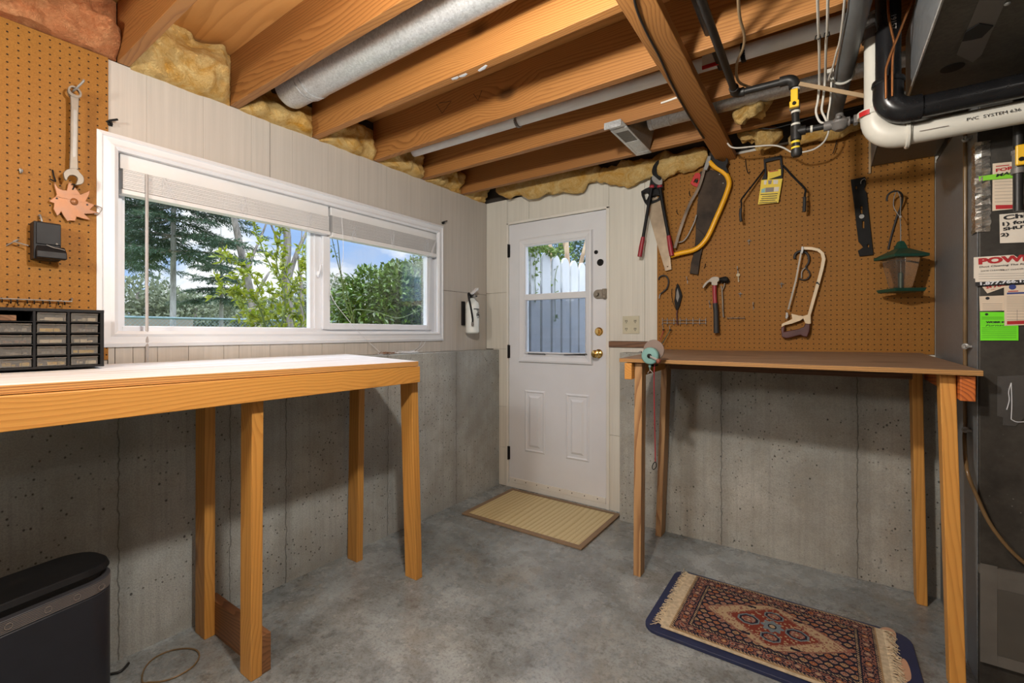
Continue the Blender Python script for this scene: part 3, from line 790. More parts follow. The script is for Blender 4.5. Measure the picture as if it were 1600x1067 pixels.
rg = thing('persian_rug', 'small red and navy persian rug with cream fringes lying on the navy mat', 'rug', (2.08,-.81,0))
rx0, rx1, ry0, ry1, rz = 1.745, 2.425, -1.050, -.578, .0215
NX, NY = 272, 190
cols = dict(navy=(.020,.020,.034), cream=(.42,.31,.19), pink=(.32,.19,.145), red=(.20,.045,.03), rose=(.25,.115,.085), orange=(.36,.15,.07), blue=(.17,.21,.23), tan=(.36,.25,.14))
def rugc(u, v):
    """u along the length 0..1, v across 0..1"""
    X, Y = u*.68, v*.472
    e = min(X, .68-X, Y, .472-Y)
    h = lambda a, b_: (math.sin(a*127.1+b_*311.7)*43758.5453) % 1
    if e < .006: return 'tan'
    if e < .012 or .062 < e < .070: return 'navy' if (int((X+Y)/.006) % 2) else 'cream'
    if e < .016 or .058 < e < .062 or .070 < e < .073: return 'navy'
    if e < .058:                       # flowered border
        s = X if (e == Y or e == .472-Y) else Y
        i = int(s/.03); a = (s/.03) % 1-.5; w = (e-.037)/.03
        r = math.hypot(a, w)
        if r < .16: return 'red' if i % 2 else 'cream'
        if r < .34: return 'orange' if i % 3 == 0 else 'pink'
        if r < .42: return 'navy'
        return 'rose' if h(int(X/.004), int(Y/.004)) > .42 else 'navy'
    cx, cy = X-.34, Y-.236
    dx, dy = abs(cx), abs(cy)
    di = dx/.262+dy/.178                # lozenge medallion with clipped tips
    if di < 1 and dy < .152:
        if di > .95: return 'rose'
        if dx > .20 and ((int(X/.006)+int(Y/.006)) % 3 == 0): return 'rose'
        st = dx/.178+dy/.150 + .05*(((int(dx/.008)+int(dy/.008)) % 2))
        if st < .92:
            r = math.hypot(cx, cy*1.0)
            if r < .010: return 'cream'
            if r < .016: return 'navy'
            if r < .036+.006*math.cos(8*math.atan2(cy, cx)): return 'blue'
            for (mx, my, sx, sy) in ((.084,0,.040,.034),(-.084,0,.040,.034),(0,.076,.036,.030),(0,-.076,.036,.030)):
                q = max(abs(cx-mx)/sx, abs(cy-my)/sy, (abs(cx-mx)/sx+abs(cy-my)/sy)*.72)
                if q < .35: return 'rose' if q > .15 else 'cream'
                if q < .62: return 'pink' if h(int(X/.005), int(Y/.005)) > .4 else 'red'
                if q < .82: return 'navy'
                if q < 1.0: return 'blue'
            if h(int(X/.007), int(Y/.007)) > .86: return 'cream'
            return 'red'
        if st < .97: return 'rose'
        for (mx, my) in ((.09,.1),(-.09,.1),(.09,-.1),(-.09,-.1)):
            if abs(cx-mx) < .022 and abs(cy-my) < .006+.2*abs(abs(cx-mx)-.011): return 'navy'
        if h(int(X/.006), int(Y/.006)) > .82: return 'rose'
        return 'cream'
    # octagon lattice field
    p = .030; row = int(Y/(p*.86)); xo = (row % 2)*p/2
    a = ((X+xo)/p) % 1-.5; c = (Y/(p*.86)) % 1-.5
    q = max(abs(a), abs(c)*.92, (abs(a)+abs(c))*.74)
    k = int((X+xo)/p)+row*3
    if q < .10: return 'cream'
    if q < .20: return 'red'
    if q < .38: return ('orange','pink','rose','pink','tan')[k % 5]
    return 'navy'
verts = []; faces = []; 
for j in range(NY+1):
    for i in range(NX+1):
        x = rx0+(rx1-rx0)*i/NX; y = ry0+(ry1-ry0)*j/NY
        verts.append((x-2.08, y+.81, rz+.0016*math.sin(x*19+y*7)+.0012*math.sin(y*23)))
for j in range(NY):
    for i in range(NX):
        a = j*(NX+1)+i; faces.append((a,a+1,a+NX+2,a+NX+1))
me = bpy.data.meshes.new('pile'); me.from_pydata(verts, [], faces)
keys = list(cols)
def rug_yarn(name, c):
    g = G(name); p = g.co(); f = g.noise(p, 420, 2, .7)
    return g.pbr(g.mix(g.ramp(f, [(.3,0),(.7,1)]), sc_(c, .65), sc_(c, 1.25)), .95, 0, g.bump(f, .6, .003), .1)
for k in keys: me.materials.append(rug_yarn('rug_yarn_'+k, cols[k]))
me.polygons.foreach_set('material_index', [keys.index(rugc((i+.5)/NX, (j+.5)/NY)) for j in range(NY) for i in range(NX)])
ro = bpy.data.objects.new('pile', me); COL.objects.link(ro); ro.parent = rg
sd = ro.modifiers.new('thick', 'SOLIDIFY'); sd.thickness = .005; sd.offset = -1
b = MB(); b.box(rx0-.036,ry0+.002,.0165,rx0,ry1-.002,.0205); b.box(rx1,ry0+.002,.0165,rx1+.022,ry1-.002,.0205); b.box(rx0-.03,ry0-.014,.0163,rx1+.02,ry0,.0205)
b.build('selvedge', M['fringe'], rg, .001)
rr = random.Random(3)
for sgn, xe, nm_ in ((-1, rx0-.036, 'fringe'), (1, rx1+.022, 'fringe')):
    b = MB()
    for k in range(190):
        y = ry0+.004+(ry1-ry0-.008)*k/189
        L = rr.uniform(.016,.036) if sgn < 0 else rr.uniform(.020,.044); a = rr.gauss(0,.45); ez = .0155
        pts = [(xe,y,.019),(xe+sgn*L*.4,y+L*.3*a,.020+rr.uniform(0,.004)),(xe+sgn*L*.8,y+L*.8*a,ez+rr.uniform(.0,.003)),(xe+sgn*L,y+L*(a+rr.gauss(0,.25)),ez+.001)]
        b.tube(smooth_path(pts, 3), [.0014]*9+[.0008], 4)
    o = b.build(nm_, M['fringe'], rg); o['kind'] = 'stuff'
# ------------------------------------------------------------------ blinds
def blind(name, label, y0, y1, zh0, zh1, zb0, zb1, nsl, droop, gr):
    t = thing(name, label, 'blind', (-.02,(y0+y1)/2,zh0), gr)
    b = MB().box(-.052,y0,zh0,-.016,y1,zh1); b.build('headrail', M['blind'], t, .003)
    b = MB(); z1 = zh0-.002; z0 = zb1+.001
    for k in range(nsl):
        z = z0+(z1-z0)*(k+.5)/nsl; n = 1; jx = .0030*((k*7)%5)/5
        for i in range(n):
            ya, yb = y0+.006+(y1-y0-.012)*i/n, y0+.006+(y1-y0-.012)*(i+1)/n
            w = 0
            b.hexa([(-.052,ya,z-.0013+w),(-.004-jx,ya,z-.0008),(-.004-jx,yb,z-.0008),(-.052,yb,z-.0013+w),(-.052,ya,z+w+.0008),(-.004-jx,ya,z+.0014),(-.004-jx,yb,z+.0014),(-.052,yb,z+w+.0008)])
    b.build('slat_stack', M['blind'], t)
    b = MB().box(-.052,y0+.002,zb0,-.003,y1+.004,zb1); b.build('bottom_rail', M['blind'], t, .003)
    rr = random.Random(name+str(y0))
    for f in (.17,.5,.86):
        yc = y0+(y1-y0)*f
        pts = [(-.002+rr.uniform(0,.010), yc+rr.uniform(-.022,.022), zb0+(zh0-zb0)*rr.random()) for _ in range(14)]
        MB().tube(smooth_path(pts, 4), .0006, 4).build('ladder_cord', M['vinyl'], t)
    return t
bl = blind('venetian_blind', 'raised white slatted blind over the wide window pane, with a long wand', -2.316, -1.409, 1.848, 1.913, 1.748, 1.766, 26, 1, 'window blinds')
MB().tube([(.003,-2.236,1.842),(.004,-2.237,1.40),(.012,-2.238,1.0755)], .0058, 6).build('tilt_wand', plain('grey_wand', (.42,.40,.39), .35), bl, 0, 40)
b2 = blind('venetian_blind', 'raised white slatted blind over the narrow sliding pane, with dangling cords', -1.396, -.545, 1.860, 1.908, 1.738, 1.764, 24, .6, 'window blinds')
lz = LZ+.003
def cord(pts): return MB().tube(smooth_path(pts, 6), .0014, 5).build('pull_cord', M['vinyl'], b2)
px = [(.004,-1.34,1.86),(.006,-1.335,1.60)]+[onx(.025,*p) for p in ((516,455),(545,501),(575,533),(592,549))]+[(.05,-1.12,lz),(.06,-1.02,lz)]
cord(px)
cord([(.004,-.575,1.862)]+[onx(.01,u,v) for u,v in ((671,410),(668,500),(660,530),(652,544))]+[(.05,-.90,lz)])
cord([(.004,-.57,1.862)]+[onx(.01,u,v) for u,v in ((673,410),(669,505),(664,535))]+[(.06,-.84,lz)])
rr = random.Random(11)
pts = [(.055+rr.uniform(-.035,.04), -.92+rr.uniform(-.085,.12), lz+rr.uniform(0,.012)) for _ in range(46)]
o = MB().tube(smooth_path(pts, 5), .0014, 5).build('cord_heap', M['vinyl'], b2)
b = MB()
for _ in range(70):
    q = Vector((rr.uniform(.03,.11), -1.075+rr.gauss(0,.03), LZ+.002+rr.uniform(0,.012))); b.bar(q, q+Vector((rr.uniform(-.01,.01), rr.uniform(-.02,.02), rr.uniform(0,.006))), .003, .0015)
tag(b.build('dry_debris', M['brown_scrap']), 'little heap of dry debris on the concrete ledge beside the blind cords', 'debris', kind='stuff')

# ------------------------------------------------------------------ fire extinguisher on the left siding
fe = thing('fire_extinguisher', 'white fire extinguisher with a black hose hung near the corner', 'fire extinguisher', (.055,-.27,1.2))
ex, ey = .070, -.262
b = MB().lathe((ex,ey,1.198), (0,0,1), [(.0,.0),(.042,.001),(.0505,.010),(.051,.21),(.045,.232),(.026,.25),(.017,.258),(.016,.266)], 28)
b.build('cylinder', M['ext_white'], fe, 0, 35)
b = MB().lathe((ex,ey,1.464), (0,0,1), [(.019,0),(.019,.022),(.012,.026),(.012,.036)], 16); b.box(ex-.008,ey-.012,1.478,ex+.008,ey+.05,1.486)
b.build('valve', M['black'], fe, .001, 40)
b = MB().hexa([(ex-.014,ey-.012,1.490),(ex+.014,ey-.012,1.490),(ex+.014,ey+.055,1.530),(ex-.014,ey+.055,1.530),(ex-.014,ey-.012,1.500),(ex+.014,ey-.012,1.500),(ex+.014,ey+.055,1.548),(ex-.014,ey+.055,1.548)])
b.build('lever', M['vinyl'], fe, .001)
b = MB().lathe((ex+.016,ey-.002,1.474), (1,0,0), [(.012,0),(.012,.008),(.009,.009),(0,.009)], 14); b.build('gauge', M['steel'], fe, 0, 40)
b = MB().tube(smooth_path([(ex,ey-.016,1.476),(ex+.004,ey-.045,1.498),(ex+.02,ey-.068,1.475),(ex+.034,ey-.058,1.39),(ex+.042,ey-.048,1.31),(ex+.040,ey-.046,1.28)], 6), .0075, 9)
b.build('hose', M['black'], fe, 0, 40)
MB().lathe((ex+.040,ey-.046,1.282), (0,0,-1), [(.009,0),(.010,.02),(.008,.03)], 12).build('nozzle', M['foil_dull'], fe, 0, 40)
MB().box(.001,ey-.05,1.26,.018,ey-.02,1.44).build('wall_bracket', M['black'], fe, .002)
def cyl_patch(c, r, a0, a1, z0, z1, n=8, th=.0006):
    v = []; f = []
    for i in range(n+1):
        a = a0+(a1-a0)*i/n
        for rr_ in (r, r+th):
            for z in (z0, z1): v.append((c[0]+rr_*math.cos(a), c[1]+rr_*math.sin(a), z))
    for i in range(n):
        k = i*4; f += [(k+2,k+3,k+7,k+6),(k,k+4,k+5,k+1),(k+1,k+5,k+7,k+3),(k,k+2,k+6,k+4)]
    f += [(0,1,3,2),(n*4,n*4+2,n*4+3,n*4+1)]
    return MB().add(v, f)
for a0, a1, z0, z1 in ((-40,30,1.377,1.384),(-12,35,1.368,1.374),(-5,28,1.355,1.362),(-12,-2,1.325,1.350),(2,14,1.33,1.352),(16,30,1.322,1.345),(-8,24,1.315,1.319)):
    cyl_patch((ex,ey), .0511, math.radians(a0), math.radians(a1), z0, z1).build('label_block', M['ink'], fe)

# ------------------------------------------------------------------ wall plate and small clips
sw = thing('switch_plate', 'almond double outlet plate on the white siding right of the door', 'wall plate', (1.207,-.004,1.255))
MB().box(1.151,-.006,1.197,1.265,-.0005,1.313).build('plate', M['almond'], sw, .002)
for x in (1.178,1.238):
    for z in (1.229,1.281):
        b = MB(); b.box(x-.0075,-.0075,z-.006,x-.004,-.0062,z+.006); b.box(x+.003,-.0075,z-.006,x+.0065,-.0062,z+.006); b.lathe((x,-.0065,z-.012), (0,-1,0), [(.0028,0),(.0028,.001)], 8)
        b.build('socket_slot', M['ink'], sw)
def wallclip(u, v, lbl):
    p = onx(.0, u, v); t = thing('spring_clip', lbl, 'clip', (0,p.y,p.z), 'blind clips by the window')
    b = MB(); b.tube([(0.001,p.y-.014,p.z-.006),(.018,p.y-.006,p.z),(.03,p.y+.014,p.z+.008)], .004, 6); b.box(.001,p.y-.012,p.z-.016,.008,p.y+.004,p.z-.002); b.tube([(.018,p.y-.006,p.z),(.02,p.y,p.z-.014)], .003, 6)
    b.build('jaw', M['dark_steel'], t, .0005, 40)
wallclip(173, 191, 'small dark metal clip on the siding above the window casing near the pegboard')
wallclip(692, 347, 'small dark metal clip above the window casing near the extinguisher')
# ------------------------------------------------------------------ insulation
def fbm(p, o=3): return noise.fractal(p, .9, 2.0, o)
def batt(name, label, mat, y0, y1, z0, z1, x0=-.01, depth=.10, group='insulation batts between the joists', seed=0, top=.035, nu=34, nv=22):
    """lumpy batt pushed into a bay against the left wall"""
    vs = []; fs = []
    for j in range(nv+1):
        t = j/nv
        for i in range(nu+1):
            s = i/nu
            ed = min(s, 1-s)*8; ed = min(1, ed)
            y = y0+(y1-y0)*s; z = z0+(z1-z0)*t
            bul = depth*(.45+.55*math.sin(PI*min(1, t*1.05+.12)))*(.6+.4*ed)
            n = fbm(Vector((y*5+seed, z*7, seed*.7)))*.045 + fbm(Vector((y*18, z*22+seed, 3)))*.016
            fold = .018*math.sin(z*38+fbm(Vector((y*4, z*3, seed)))*5)
            vs.append((x0+max(.012, bul+n+fold-(1-ed)*.03), y, z+.012*fbm(Vector((y*9, t*3, seed+9)))*(1 if j else .6)))
    m = nu+1
    for j in range(nv):
        for i in range(nu): fs.append((j*m+i, j*m+i+1, (j+1)*m+i+1, (j+1)*m+i))
    o = len(vs); vs += [(x0-.02, p[1], p[2]) for p in vs]
    for j in range(nv):
        for i in range(nu): fs.append((o+j*m+i, o+(j+1)*m+i, o+(j+1)*m+i+1, o+j*m+i+1))
    for i in range(nu): fs.append((i, o+i, o+i+1, i+1)); k = nv*m; fs.append((k+i, k+i+1, o+k+i+1, o+k+i))
    for j in range(nv): a = j*m; c = a+m; fs.append((a, c, o+c, o+a)); a += nu; c += nu; fs.append((a, o+a, o+c, c))
    ob = MB().add(vs, fs).build(name, mat, None, 0, 60)
    return tag(ob, label, 'insulation', group)
BJ = [(-2.688,-2.332),(-2.288,-1.926),(-1.883,-1.521),(-1.478,-1.121),(-1.078,-.726),(-.683,-.316),(-.273,-.02)]
BL = ['orange-pink insulation stuffed above the left pegboard','yellow insulation batt above the top left corner of the window, beside bare plywood','yellow insulation batt under the elbow end of the big round duct',
 'yellow insulation batt in the bay right of the big round duct','yellow insulation batt behind the end of the long white pipe','yellow insulation batt in the second bay from the room corner','yellow insulation scrap in the corner bay above the door']
for k, (a, c) in enumerate(BJ):
    batt('insulation_batt', BL[k], M['insul_pink'] if k == 0 else M['insul'], a, c, JB-.004 if k else 2.255, 2.478 if k < 2 else (2.40 if k == 2 else 2.43), depth=(.10,.11,.09,.09,.085,.08,.06)[k], seed=k*3.7)
batt('insulation_batt', 'orange insulation above the pegboard at the frame edge', M['insul_pink'], -3.09, -2.732, 2.255, 2.478, depth=.1, seed=31)

def sausage(name, label, path, r, mat=None, squash=1.0, seed=0, group=None, cat='insulation', rag=.35, n=22, k=7):
    P = smooth_path(path, k); m = len(P); vs = []; fs = []
    for i in range(m):
        t = (P[min(i+1, m-1)]-P[max(i-1, 0)]).normalized(); a = t.cross(Vector((0,0,1))).normalized(); b = a.cross(t)
        e = math.sin(PI*(i+.35)/(m-.3))**.35
        for q in range(n):
            w = 2*PI*q/n; base = a*math.cos(w)+b*math.sin(w)*squash
            rr_ = r*e*(1+rag*fbm((P[i]+base*r)*11+Vector((seed,0,0)))+rag*.6*fbm((P[i]+base*r)*34+Vector((0,seed,0))))
            vs.append(P[i]+base*rr_)
    for i in range(m-1):
        for q in range(n): l = (q+1) % n; fs.append((i*n+q, i*n+l, (i+1)*n+l, (i+1)*n+q))
    fs.append(tuple(reversed(range(n)))); fs.append(tuple((m-1)*n+q for q in range(n)))
    o = MB().add(vs, fs).build(name, mat or M['insul'], None, 0, 60); return tag(o, label, cat, group)
gi = 'insulation along the door wall'
sausage('insulation_roll', 'ragged yellow insulation drooping above the door top edge', [(.16,-.07,2.315),(.42,-.065,2.295),(.70,-.06,2.278),(.90,-.06,2.272),(1.02,-.055,2.285)], .052, seed=1, group=gi, squash=1.6, rag=.45)
sausage('insulation_roll', 'ragged yellow insulation hanging over the loppers and the siding top', [(.98,-.05,2.27),(1.18,-.046,2.245),(1.36,-.046,2.232),(1.52,-.046,2.238),(1.69,-.046,2.262)], .040, seed=5, group=gi, squash=1.9, rag=.45)
sausage('insulation_tuft', 'torn yellow insulation tuft poking out under the black gas pipe elbow', [(1.90,-.47,2.235),(1.96,-.46,2.275),(2.02,-.45,2.30),(2.05,-.45,2.285)], .05, seed=9, rag=.7)
sausage('insulation_tuft', 'torn yellow insulation tuft hanging behind the gas drop pipe', [(1.87,-.16,2.30),(1.95,-.16,2.275),(2.02,-.155,2.235),(2.05,-.15,2.20)], .058, seed=14, rag=.6)
sausage('insulation_roll', 'thin yellow insulation strip above the right end of the pegboard', [(2.10,-.07,2.225),(2.25,-.08,2.23),(2.42,-.08,2.24)], .04, seed=19, group=gi)

# ------------------------------------------------------------------ ducts and pipes overhead
t = thing('round_duct', 'big round galvanised duct running between two ceiling joists', 'duct', (1.4,-1.703,2.378))
b = MB().tube([(.285,-1.703,2.378),(2.46,-1.703,2.378)], .085, 32); b.build('duct_pipe', M['galv'], t, 0, 30)
b = MB().lathe((.12,-1.703,2.378), (1,0,0), [(.080,0),(.080,.13),(.084,.135),(.084,.150),(.0875,.153),(.0875,.160),(.084,.163),(.084,.170),(.0885,.174),(.0885,.20)], 32)
b.build('collar', M['galv'], t, 0, 30)
t = thing('drain_pipe', 'long white pipe strapped under the joists, crossing above the wooden strap', 'pipe', (1.2,-.88,2.335))
zz = lambda x: 2.345-(x-.8)*.0165
MB().tube([(.10,-.88,zz(.1)),(2.345,-.88,zz(2.345))], .0285, 20).build('pipe_run', M['pvc_grey'], t, 0, 30)
for x in (.90,1.99):
    b = MB()
    for q in range(22):
        a = -PI*.95+q*PI*1.0/21+.0; c = Vector((x, -.88+.031*math.cos(a), zz(x)+.031*math.sin(a)))
        b.box(c.x-.008 if q % 2 else c.x-.005, c.y-.003, c.z-.003, c.x+.008 if q % 2 else c.x+.005, c.y+.003, c.z+.003)
    b.box(x-.007,-.912,zz(x),x+.007,-.909,JB+.12)
    b.build('hanger_strap', M['dark_steel'] if x > 1 else M['steel'], t)
MB().box(1.84,-.912,zz(1.87)-.02,1.90,-.9065,zz(1.87)+.02).build('sticker', M['paper_white'], t, .001)
MB().box(1.84,-.9135,zz(1.87)-.035,1.905,-.9065,zz(1.87)-.021).build('sticker', M['bright_red'], t, .001)
b = MB().lathe((2.335,-.88,zz(2.34)), (1,0,0), [(.034,0),(.034,.05),(.036,.05)], 18); b.build('coupling', M['pvc_grey'], t, 0, 40)
t = thing('vent_duct', 'small galvanised duct with a flat boot between the last two joists', 'duct', (1.6,-.50,2.3))
MB().tube([(1.50,-.5,2.335),(2.62,-.5,2.325)], .05, 24).build('duct_pipe', M['galv'], t, 0, 30)
MB().lathe((1.49,-.5,2.335), (1,0,0), [(.052,0),(.053,.02),(.051,.022),(.051,.10),(.0535,.103),(.0535,.11)], 24).build('collar', M['galv'], t, 0, 30)
b = MB().hexa([(1.365,-.68,2.24),(1.432,-.68,2.24),(1.432,-.32,2.24),(1.365,-.32,2.24),(1.40,-.58,2.40),(1.52,-.56,2.40),(1.52,-.44,2.40),(1.40,-.42,2.40)]); b.build('boot', M['galv_dull'], t, .003)
b = MB(); frame(b, 0, 1, 0, 1, 0, 1, .1); b = MB()
b.box(1.352,-.775,2.2425,1.440,-.70,2.2475); b.box(1.352,-.70,2.2385,1.366,-.305,2.2435); b.box(1.432,-.70,2.2385,1.440,-.305,2.2435)
b.box(1.366,-.70,2.2385,1.432,-.66,2.2435); b.box(1.366,-.345,2.2385,1.432,-.305,2.2435); b.box(1.366,-.515,2.2385,1.432,-.50,2.2435)
b.box(1.352,-.783,2.215,1.440,-.775,2.2475)
b.build('flange', M['galv'], t, .001)
MB().box(1.366,-.50,2.2395,1.432,-.345,2.2415).build('panel', M['galv'], t)
MB().box(1.366,-.66,2.2415,1.432,-.515,2.243).build('opening_screen', M['dark_steel'], t)

def elbow(c, d0, d1, R, n=9):
    """quarter bend: from direction d0 to d1, corner at c"""
    c = Vector(c); d0 = Vector(d0); d1 = Vector(d1); o = c-d0*R+d1*R; out = []
    for i in range(n+1):
        a = PI/2*i/n; out.append(o-d1*R*math.cos(a)+d0*R*math.sin(a))
    return out
t = thing('gas_pipe', 'black iron gas pipe with yellow-handled shutoff dropping in front of the tool pegboard', 'pipe', (2.16,-.82,2.1))
r = .0135
P = [(1.955,-3.2,2.205)]+elbow((1.953,-.82,2.198), (0,1,0), (1,0,0), .022)+[(2.13,-.82,2.195)]
MB().tube(P, r, 12).build('supply_run', M['iron'], t, 0, 40)
b = MB().tube([(1.953,-.872,2.2005),(1.953,-.85,2.2)]+elbow((1.953,-.82,2.198), (0,1,0), (1,0,0), .022)+[(1.985,-.82,2.198)], .0185, 14)
b.build('elbow_fitting', M['iron'], t, 0, 40)
b = MB().tube([(2.112,-.82,2.196),(2.126,-.82,2.196)]+elbow((2.161,-.82,2.196), (1,0,0), (0,0,-1), .026)+[(2.161,-.82,2.158)], .0195, 14)
b.build('elbow_fitting', M['iron'], t, 0, 40)
MB().tube([(2.161,-.82,2.17),(2.168,-.82,1.91)], .0132, 12).build('drop_pipe', M['iron'], t, 0, 40)
b = MB().lathe((2.162,-.82,2.150), (0,0,-1), [(.0165,0),(.0165,.010),(.014,.012),(.014,.05),(.018,.055),(.018,.075),(.015,.08)], 14); v = b.build('valve_body', M['foil_dull'], t, 0, 40)
b = MB().box(2.150,-.852,2.082,2.174,-.842,2.142); b.box(2.146,-.856,2.070,2.178,-.838,2.095); b.build('valve_handle', M['valve_yellow'], v, .003)
b = MB().lathe((2.162,-.857,2.083), (0,-1,0), [(.007,0),(.006,.005),(0,.005)], 10); b.build('handle_nut', M['dark_steel'], v)
for z, m in ((2.150,'pvc'),(2.062,'pvc'),(2.013,'pvc'),(1.944,'tag_yellow'),(1.922,'tag_yellow')):
    MB().lathe((2.165,-.82,z), (0,0,1), [(.0158,-.004),(.0158,.004)], 14).build('thread_tape', M[m], t, 0, 40)
b = MB().lathe((2.166,-.82,2.008), (0,0,-1), [(.0185,0),(.0185,.055)], 14).lathe((2.166,-.82,1.985), (1,0,0), [(.0175,0),(.0175,.032)], 14); b.build('tee_fitting', M['iron'], t, 0, 40)
MB().lathe((2.168,-.82,1.918), (0,0,-1), [(.0185,0),(.019,.022),(.013,.03),(0,.031)], 14).build('end_cap', M['iron'], t, 0, 40)
MB().tube([(2.19,-.82,1.984),(2.40,-.82,1.981)], .0115, 12).build('branch_pipe', M['iron'], t, 0, 40)
MB().lathe((2.255,-.82,1.982), (1,0,0), [(.018,0),(.018,.02),(.013,.02)], 14).build('union_fitting', M['foil_dull'], t, 0, 40)
b = MB().lathe((2.345,-.82,1.982), (1,0,0), [(.014,0),(.020,.001),(.020,.012),(.014,.014),(.014,.03)], 8); b.build('union_fitting', M['foil_dull'], t, 0, 40)
b = MB().lathe((2.304,-.82,1.955), (0,0,1), [(.0,0),(.014,.001),(.024,.010),(.030,.022),(.032,.024),(.032,.031),(.026,.036),(.014,.05),(.012,.062),(0,.063)], 20).tube([(2.27,-.82,1.982),(2.335,-.82,1.982)], .017, 14).ball((2.30,-.848,1.995), .009, 10, 6)
lab(b.build('regulator', M['foil_dull'], t, 0, 35), 'grey domed gas regulator')
for x in (2.213,2.378): MB().lathe((x,-.82,1.983), (1,0,0), [(.0135,0),(.0135,.007)], 12).build('thread_tape', M['pvc'], t, 0, 40)
o = MB().tube([(1.905,-1.60,2.312),(1.905,-.86,2.305)], .0135, 12).build('iron_pipe', M['iron'], None, 0, 40); tag(o, 'second black iron pipe threaded through the joists beside the gas pipe', 'pipe')
b = MB().bar((2.178,-.845,2.158), (2.40,-.83,2.045), .004, .014); tag(b.build('support_strap', M['tan_cable']), 'slanting tan metal strap from the gas elbow to the white pipe', 'strap')

t = thing('grey_conduit', 'thick grey conduit running under the joists with a cream clamp', 'conduit', (2.32,-.8,2.215))
MB().tube([(2.352,-2.9,2.214),(2.347,-1.15,2.214),(2.296,-.36,2.212),(2.293,-.315,2.20)], .031, 20).build('conduit_pipe', M['vent_grey'], t, 0, 35)
c = Vector((2.318,-.705,2.213)); b = MB().tube([(c.x+.034*math.cos(a), c.y, c.z+.034*math.sin(a)) for a in [(-PI*1.08+PI*1.16*i/14) for i in range(15)]]+[(c.x+.045,c.y,c.z+.03)], .0045, 6)
b.box(c.x-.052,c.y-.006,c.z+.020,c.x-.03,c.y+.006,c.z+.035); b.build('clamp', M['pvc'], t)
def cable(name, label, pts, r, mat, group=None, k=7):
    o = MB().tube(smooth_path(pts, k), r, 8).build(name, mat, None, 0, 50); return tag(o, label, 'cable', group)
A = [(2.236,-2.9,2.225),(2.240,-1.26,2.222),(2.242,-.95,2.222)]+[ony(-.74,u,v) for u,v in ((1280,130),(1278,156),(1275,175),(1281,190),(1290,192))]
cable('electric_cable', 'outer white cable of the pair hanging left of the grey conduit', A, .0042, M['white_cable'], 'white cables by the conduit')
A = [(2.262,-2.9,2.225),(2.266,-1.25,2.222),(2.262,-.95,2.222)]+[ony(-.735,u,v) for u,v in ((1289,125),(1286,155),(1284,172),(1289,184),(1292,190))]
cable('electric_cable', 'inner white cable of the pair hanging left of the grey conduit', A, .0042, M['white_cable'], 'white cables by the conduit')
A = [(2.316,-2.9,2.205),(2.308,-1.25,2.20),(2.290,-.9,2.195),(2.272,-.76,2.185)]+[ony(-.73,u,v) for u,v in ((1299,125),(1297,160),(1294,178),(1293,190))]
cable('electric_cable', 'white cable running along the edge of the grey conduit', A, .0035, M['white_cable'], 'white cables by the conduit')
b = MB()
for x in (2.239,2.264): b.tube([(x-.008,-1.02,2.214),(x-.006,-1.02,2.226),(x+.006,-1.02,2.226),(x+.008,-1.02,2.214),(x,-1.02,2.212)], .0022, 6)
tag(b.build('cable_staple', M['dark_steel']), 'dark staple pinching the two white cables to the joist', 'staple')
A = [ony(-.30,1105,150)]+[ony(-.27,u,v) for u,v in ((1119,170),(1131,188),(1133,208),(1137,224),(1148,231),(1176,229),(1205,227),(1222,230),(1238,238),(1252,238),(1272,233),(1287,222),(1294,208),(1295,197))]
cable('electric_cable', 'white cable looping down past the yellow insulation to the regulator', A, .0042, M['white_cable'])
A = [onz(2.222,u,v) for u,v in ((1152,-60),(1155,20),(1163,55),(1161,75),(1152,97),(1151,118),(1157,130),(1175,137))]
cable('electric_cable', 'tan cable meandering beside the black gas pipe', A, .0048, M['tan_cable'])
A = [onz(2.203,u,v) for u,v in ((988,-40),(993,8),(1010,50),(1030,88),(1050,132),(1076,180),(1100,216))]
cable('electric_cable', 'black cable stapled along the edge of the wooden ceiling strap', A, .0042, M['black_cable'])
A = [onz(2.215,u,v) for u,v in ((1033,161),(1045,157),(1056,153),(1064,151))]
cable('cable_stub', 'short cut white cable end sticking out beside the wooden strap', A, .0042, M['white_cable'])
A = [ony(-.03,u,v) for u,v in ((1310,207),(1307,222),(1303,236),(1301,240))]
cable('wire_end', 'thin dark wire end dangling in front of the pegboard top', A, .0022, M['dark_steel'])
cable('electric_cable', 'thin black wire crossing behind the gas drop pipe', [ony(-.25,u,v) for u,v in ((1180,200),(1205,201),(1235,194),(1290,178),(1330,170),(1362,160))], .003, M['black_cable'])

# ------------------------------------------------------------------ furnace vent pipes
t = thing('vent_pipe', 'black plastic vent pipe dropping and turning along the furnace front', 'pipe', (2.435,-.947,2.0))
MB().tube([(2.432,-.947,2.480),(2.432,-.947,1.99)], .034, 20).build('riser', M['abs'], t, 0, 35)
MB().tube([(2.432,-.947,2.03),(2.432,-.947,1.985)]+elbow((2.432,-.947,1.930), (0,0,-1), (1,0,0), .058)+[(2.515,-.947,1.930)], .041, 20).build('elbow_fitting', M['abs'], t, 0, 35)
MB().tube([(2.50,-.947,1.930),(3.6,-.947,1.932)], .0345, 20).build('horizontal_run', M['abs'], t, 0, 35)
MB().lathe((2.432,-.947,2.03), (0,0,1), [(.043,-.004),(.045,0),(.043,.012)], 20).build('socket_rim', M['abs'], t, 0, 35)
text(t, '19157', (2.436,-.9825,2.24), .02, M['ink_grey'], '-y', roll=-PI/2)
t = thing('vent_pipe', 'white plastic vent pipe with a big elbow in front of the furnace top', 'pipe', (2.41,-.86,1.9))
MB().tube([(2.402,-.878,2.315),(2.402,-.878,1.96)], .030, 20).build('riser', M['pvc'], t, 0, 35)
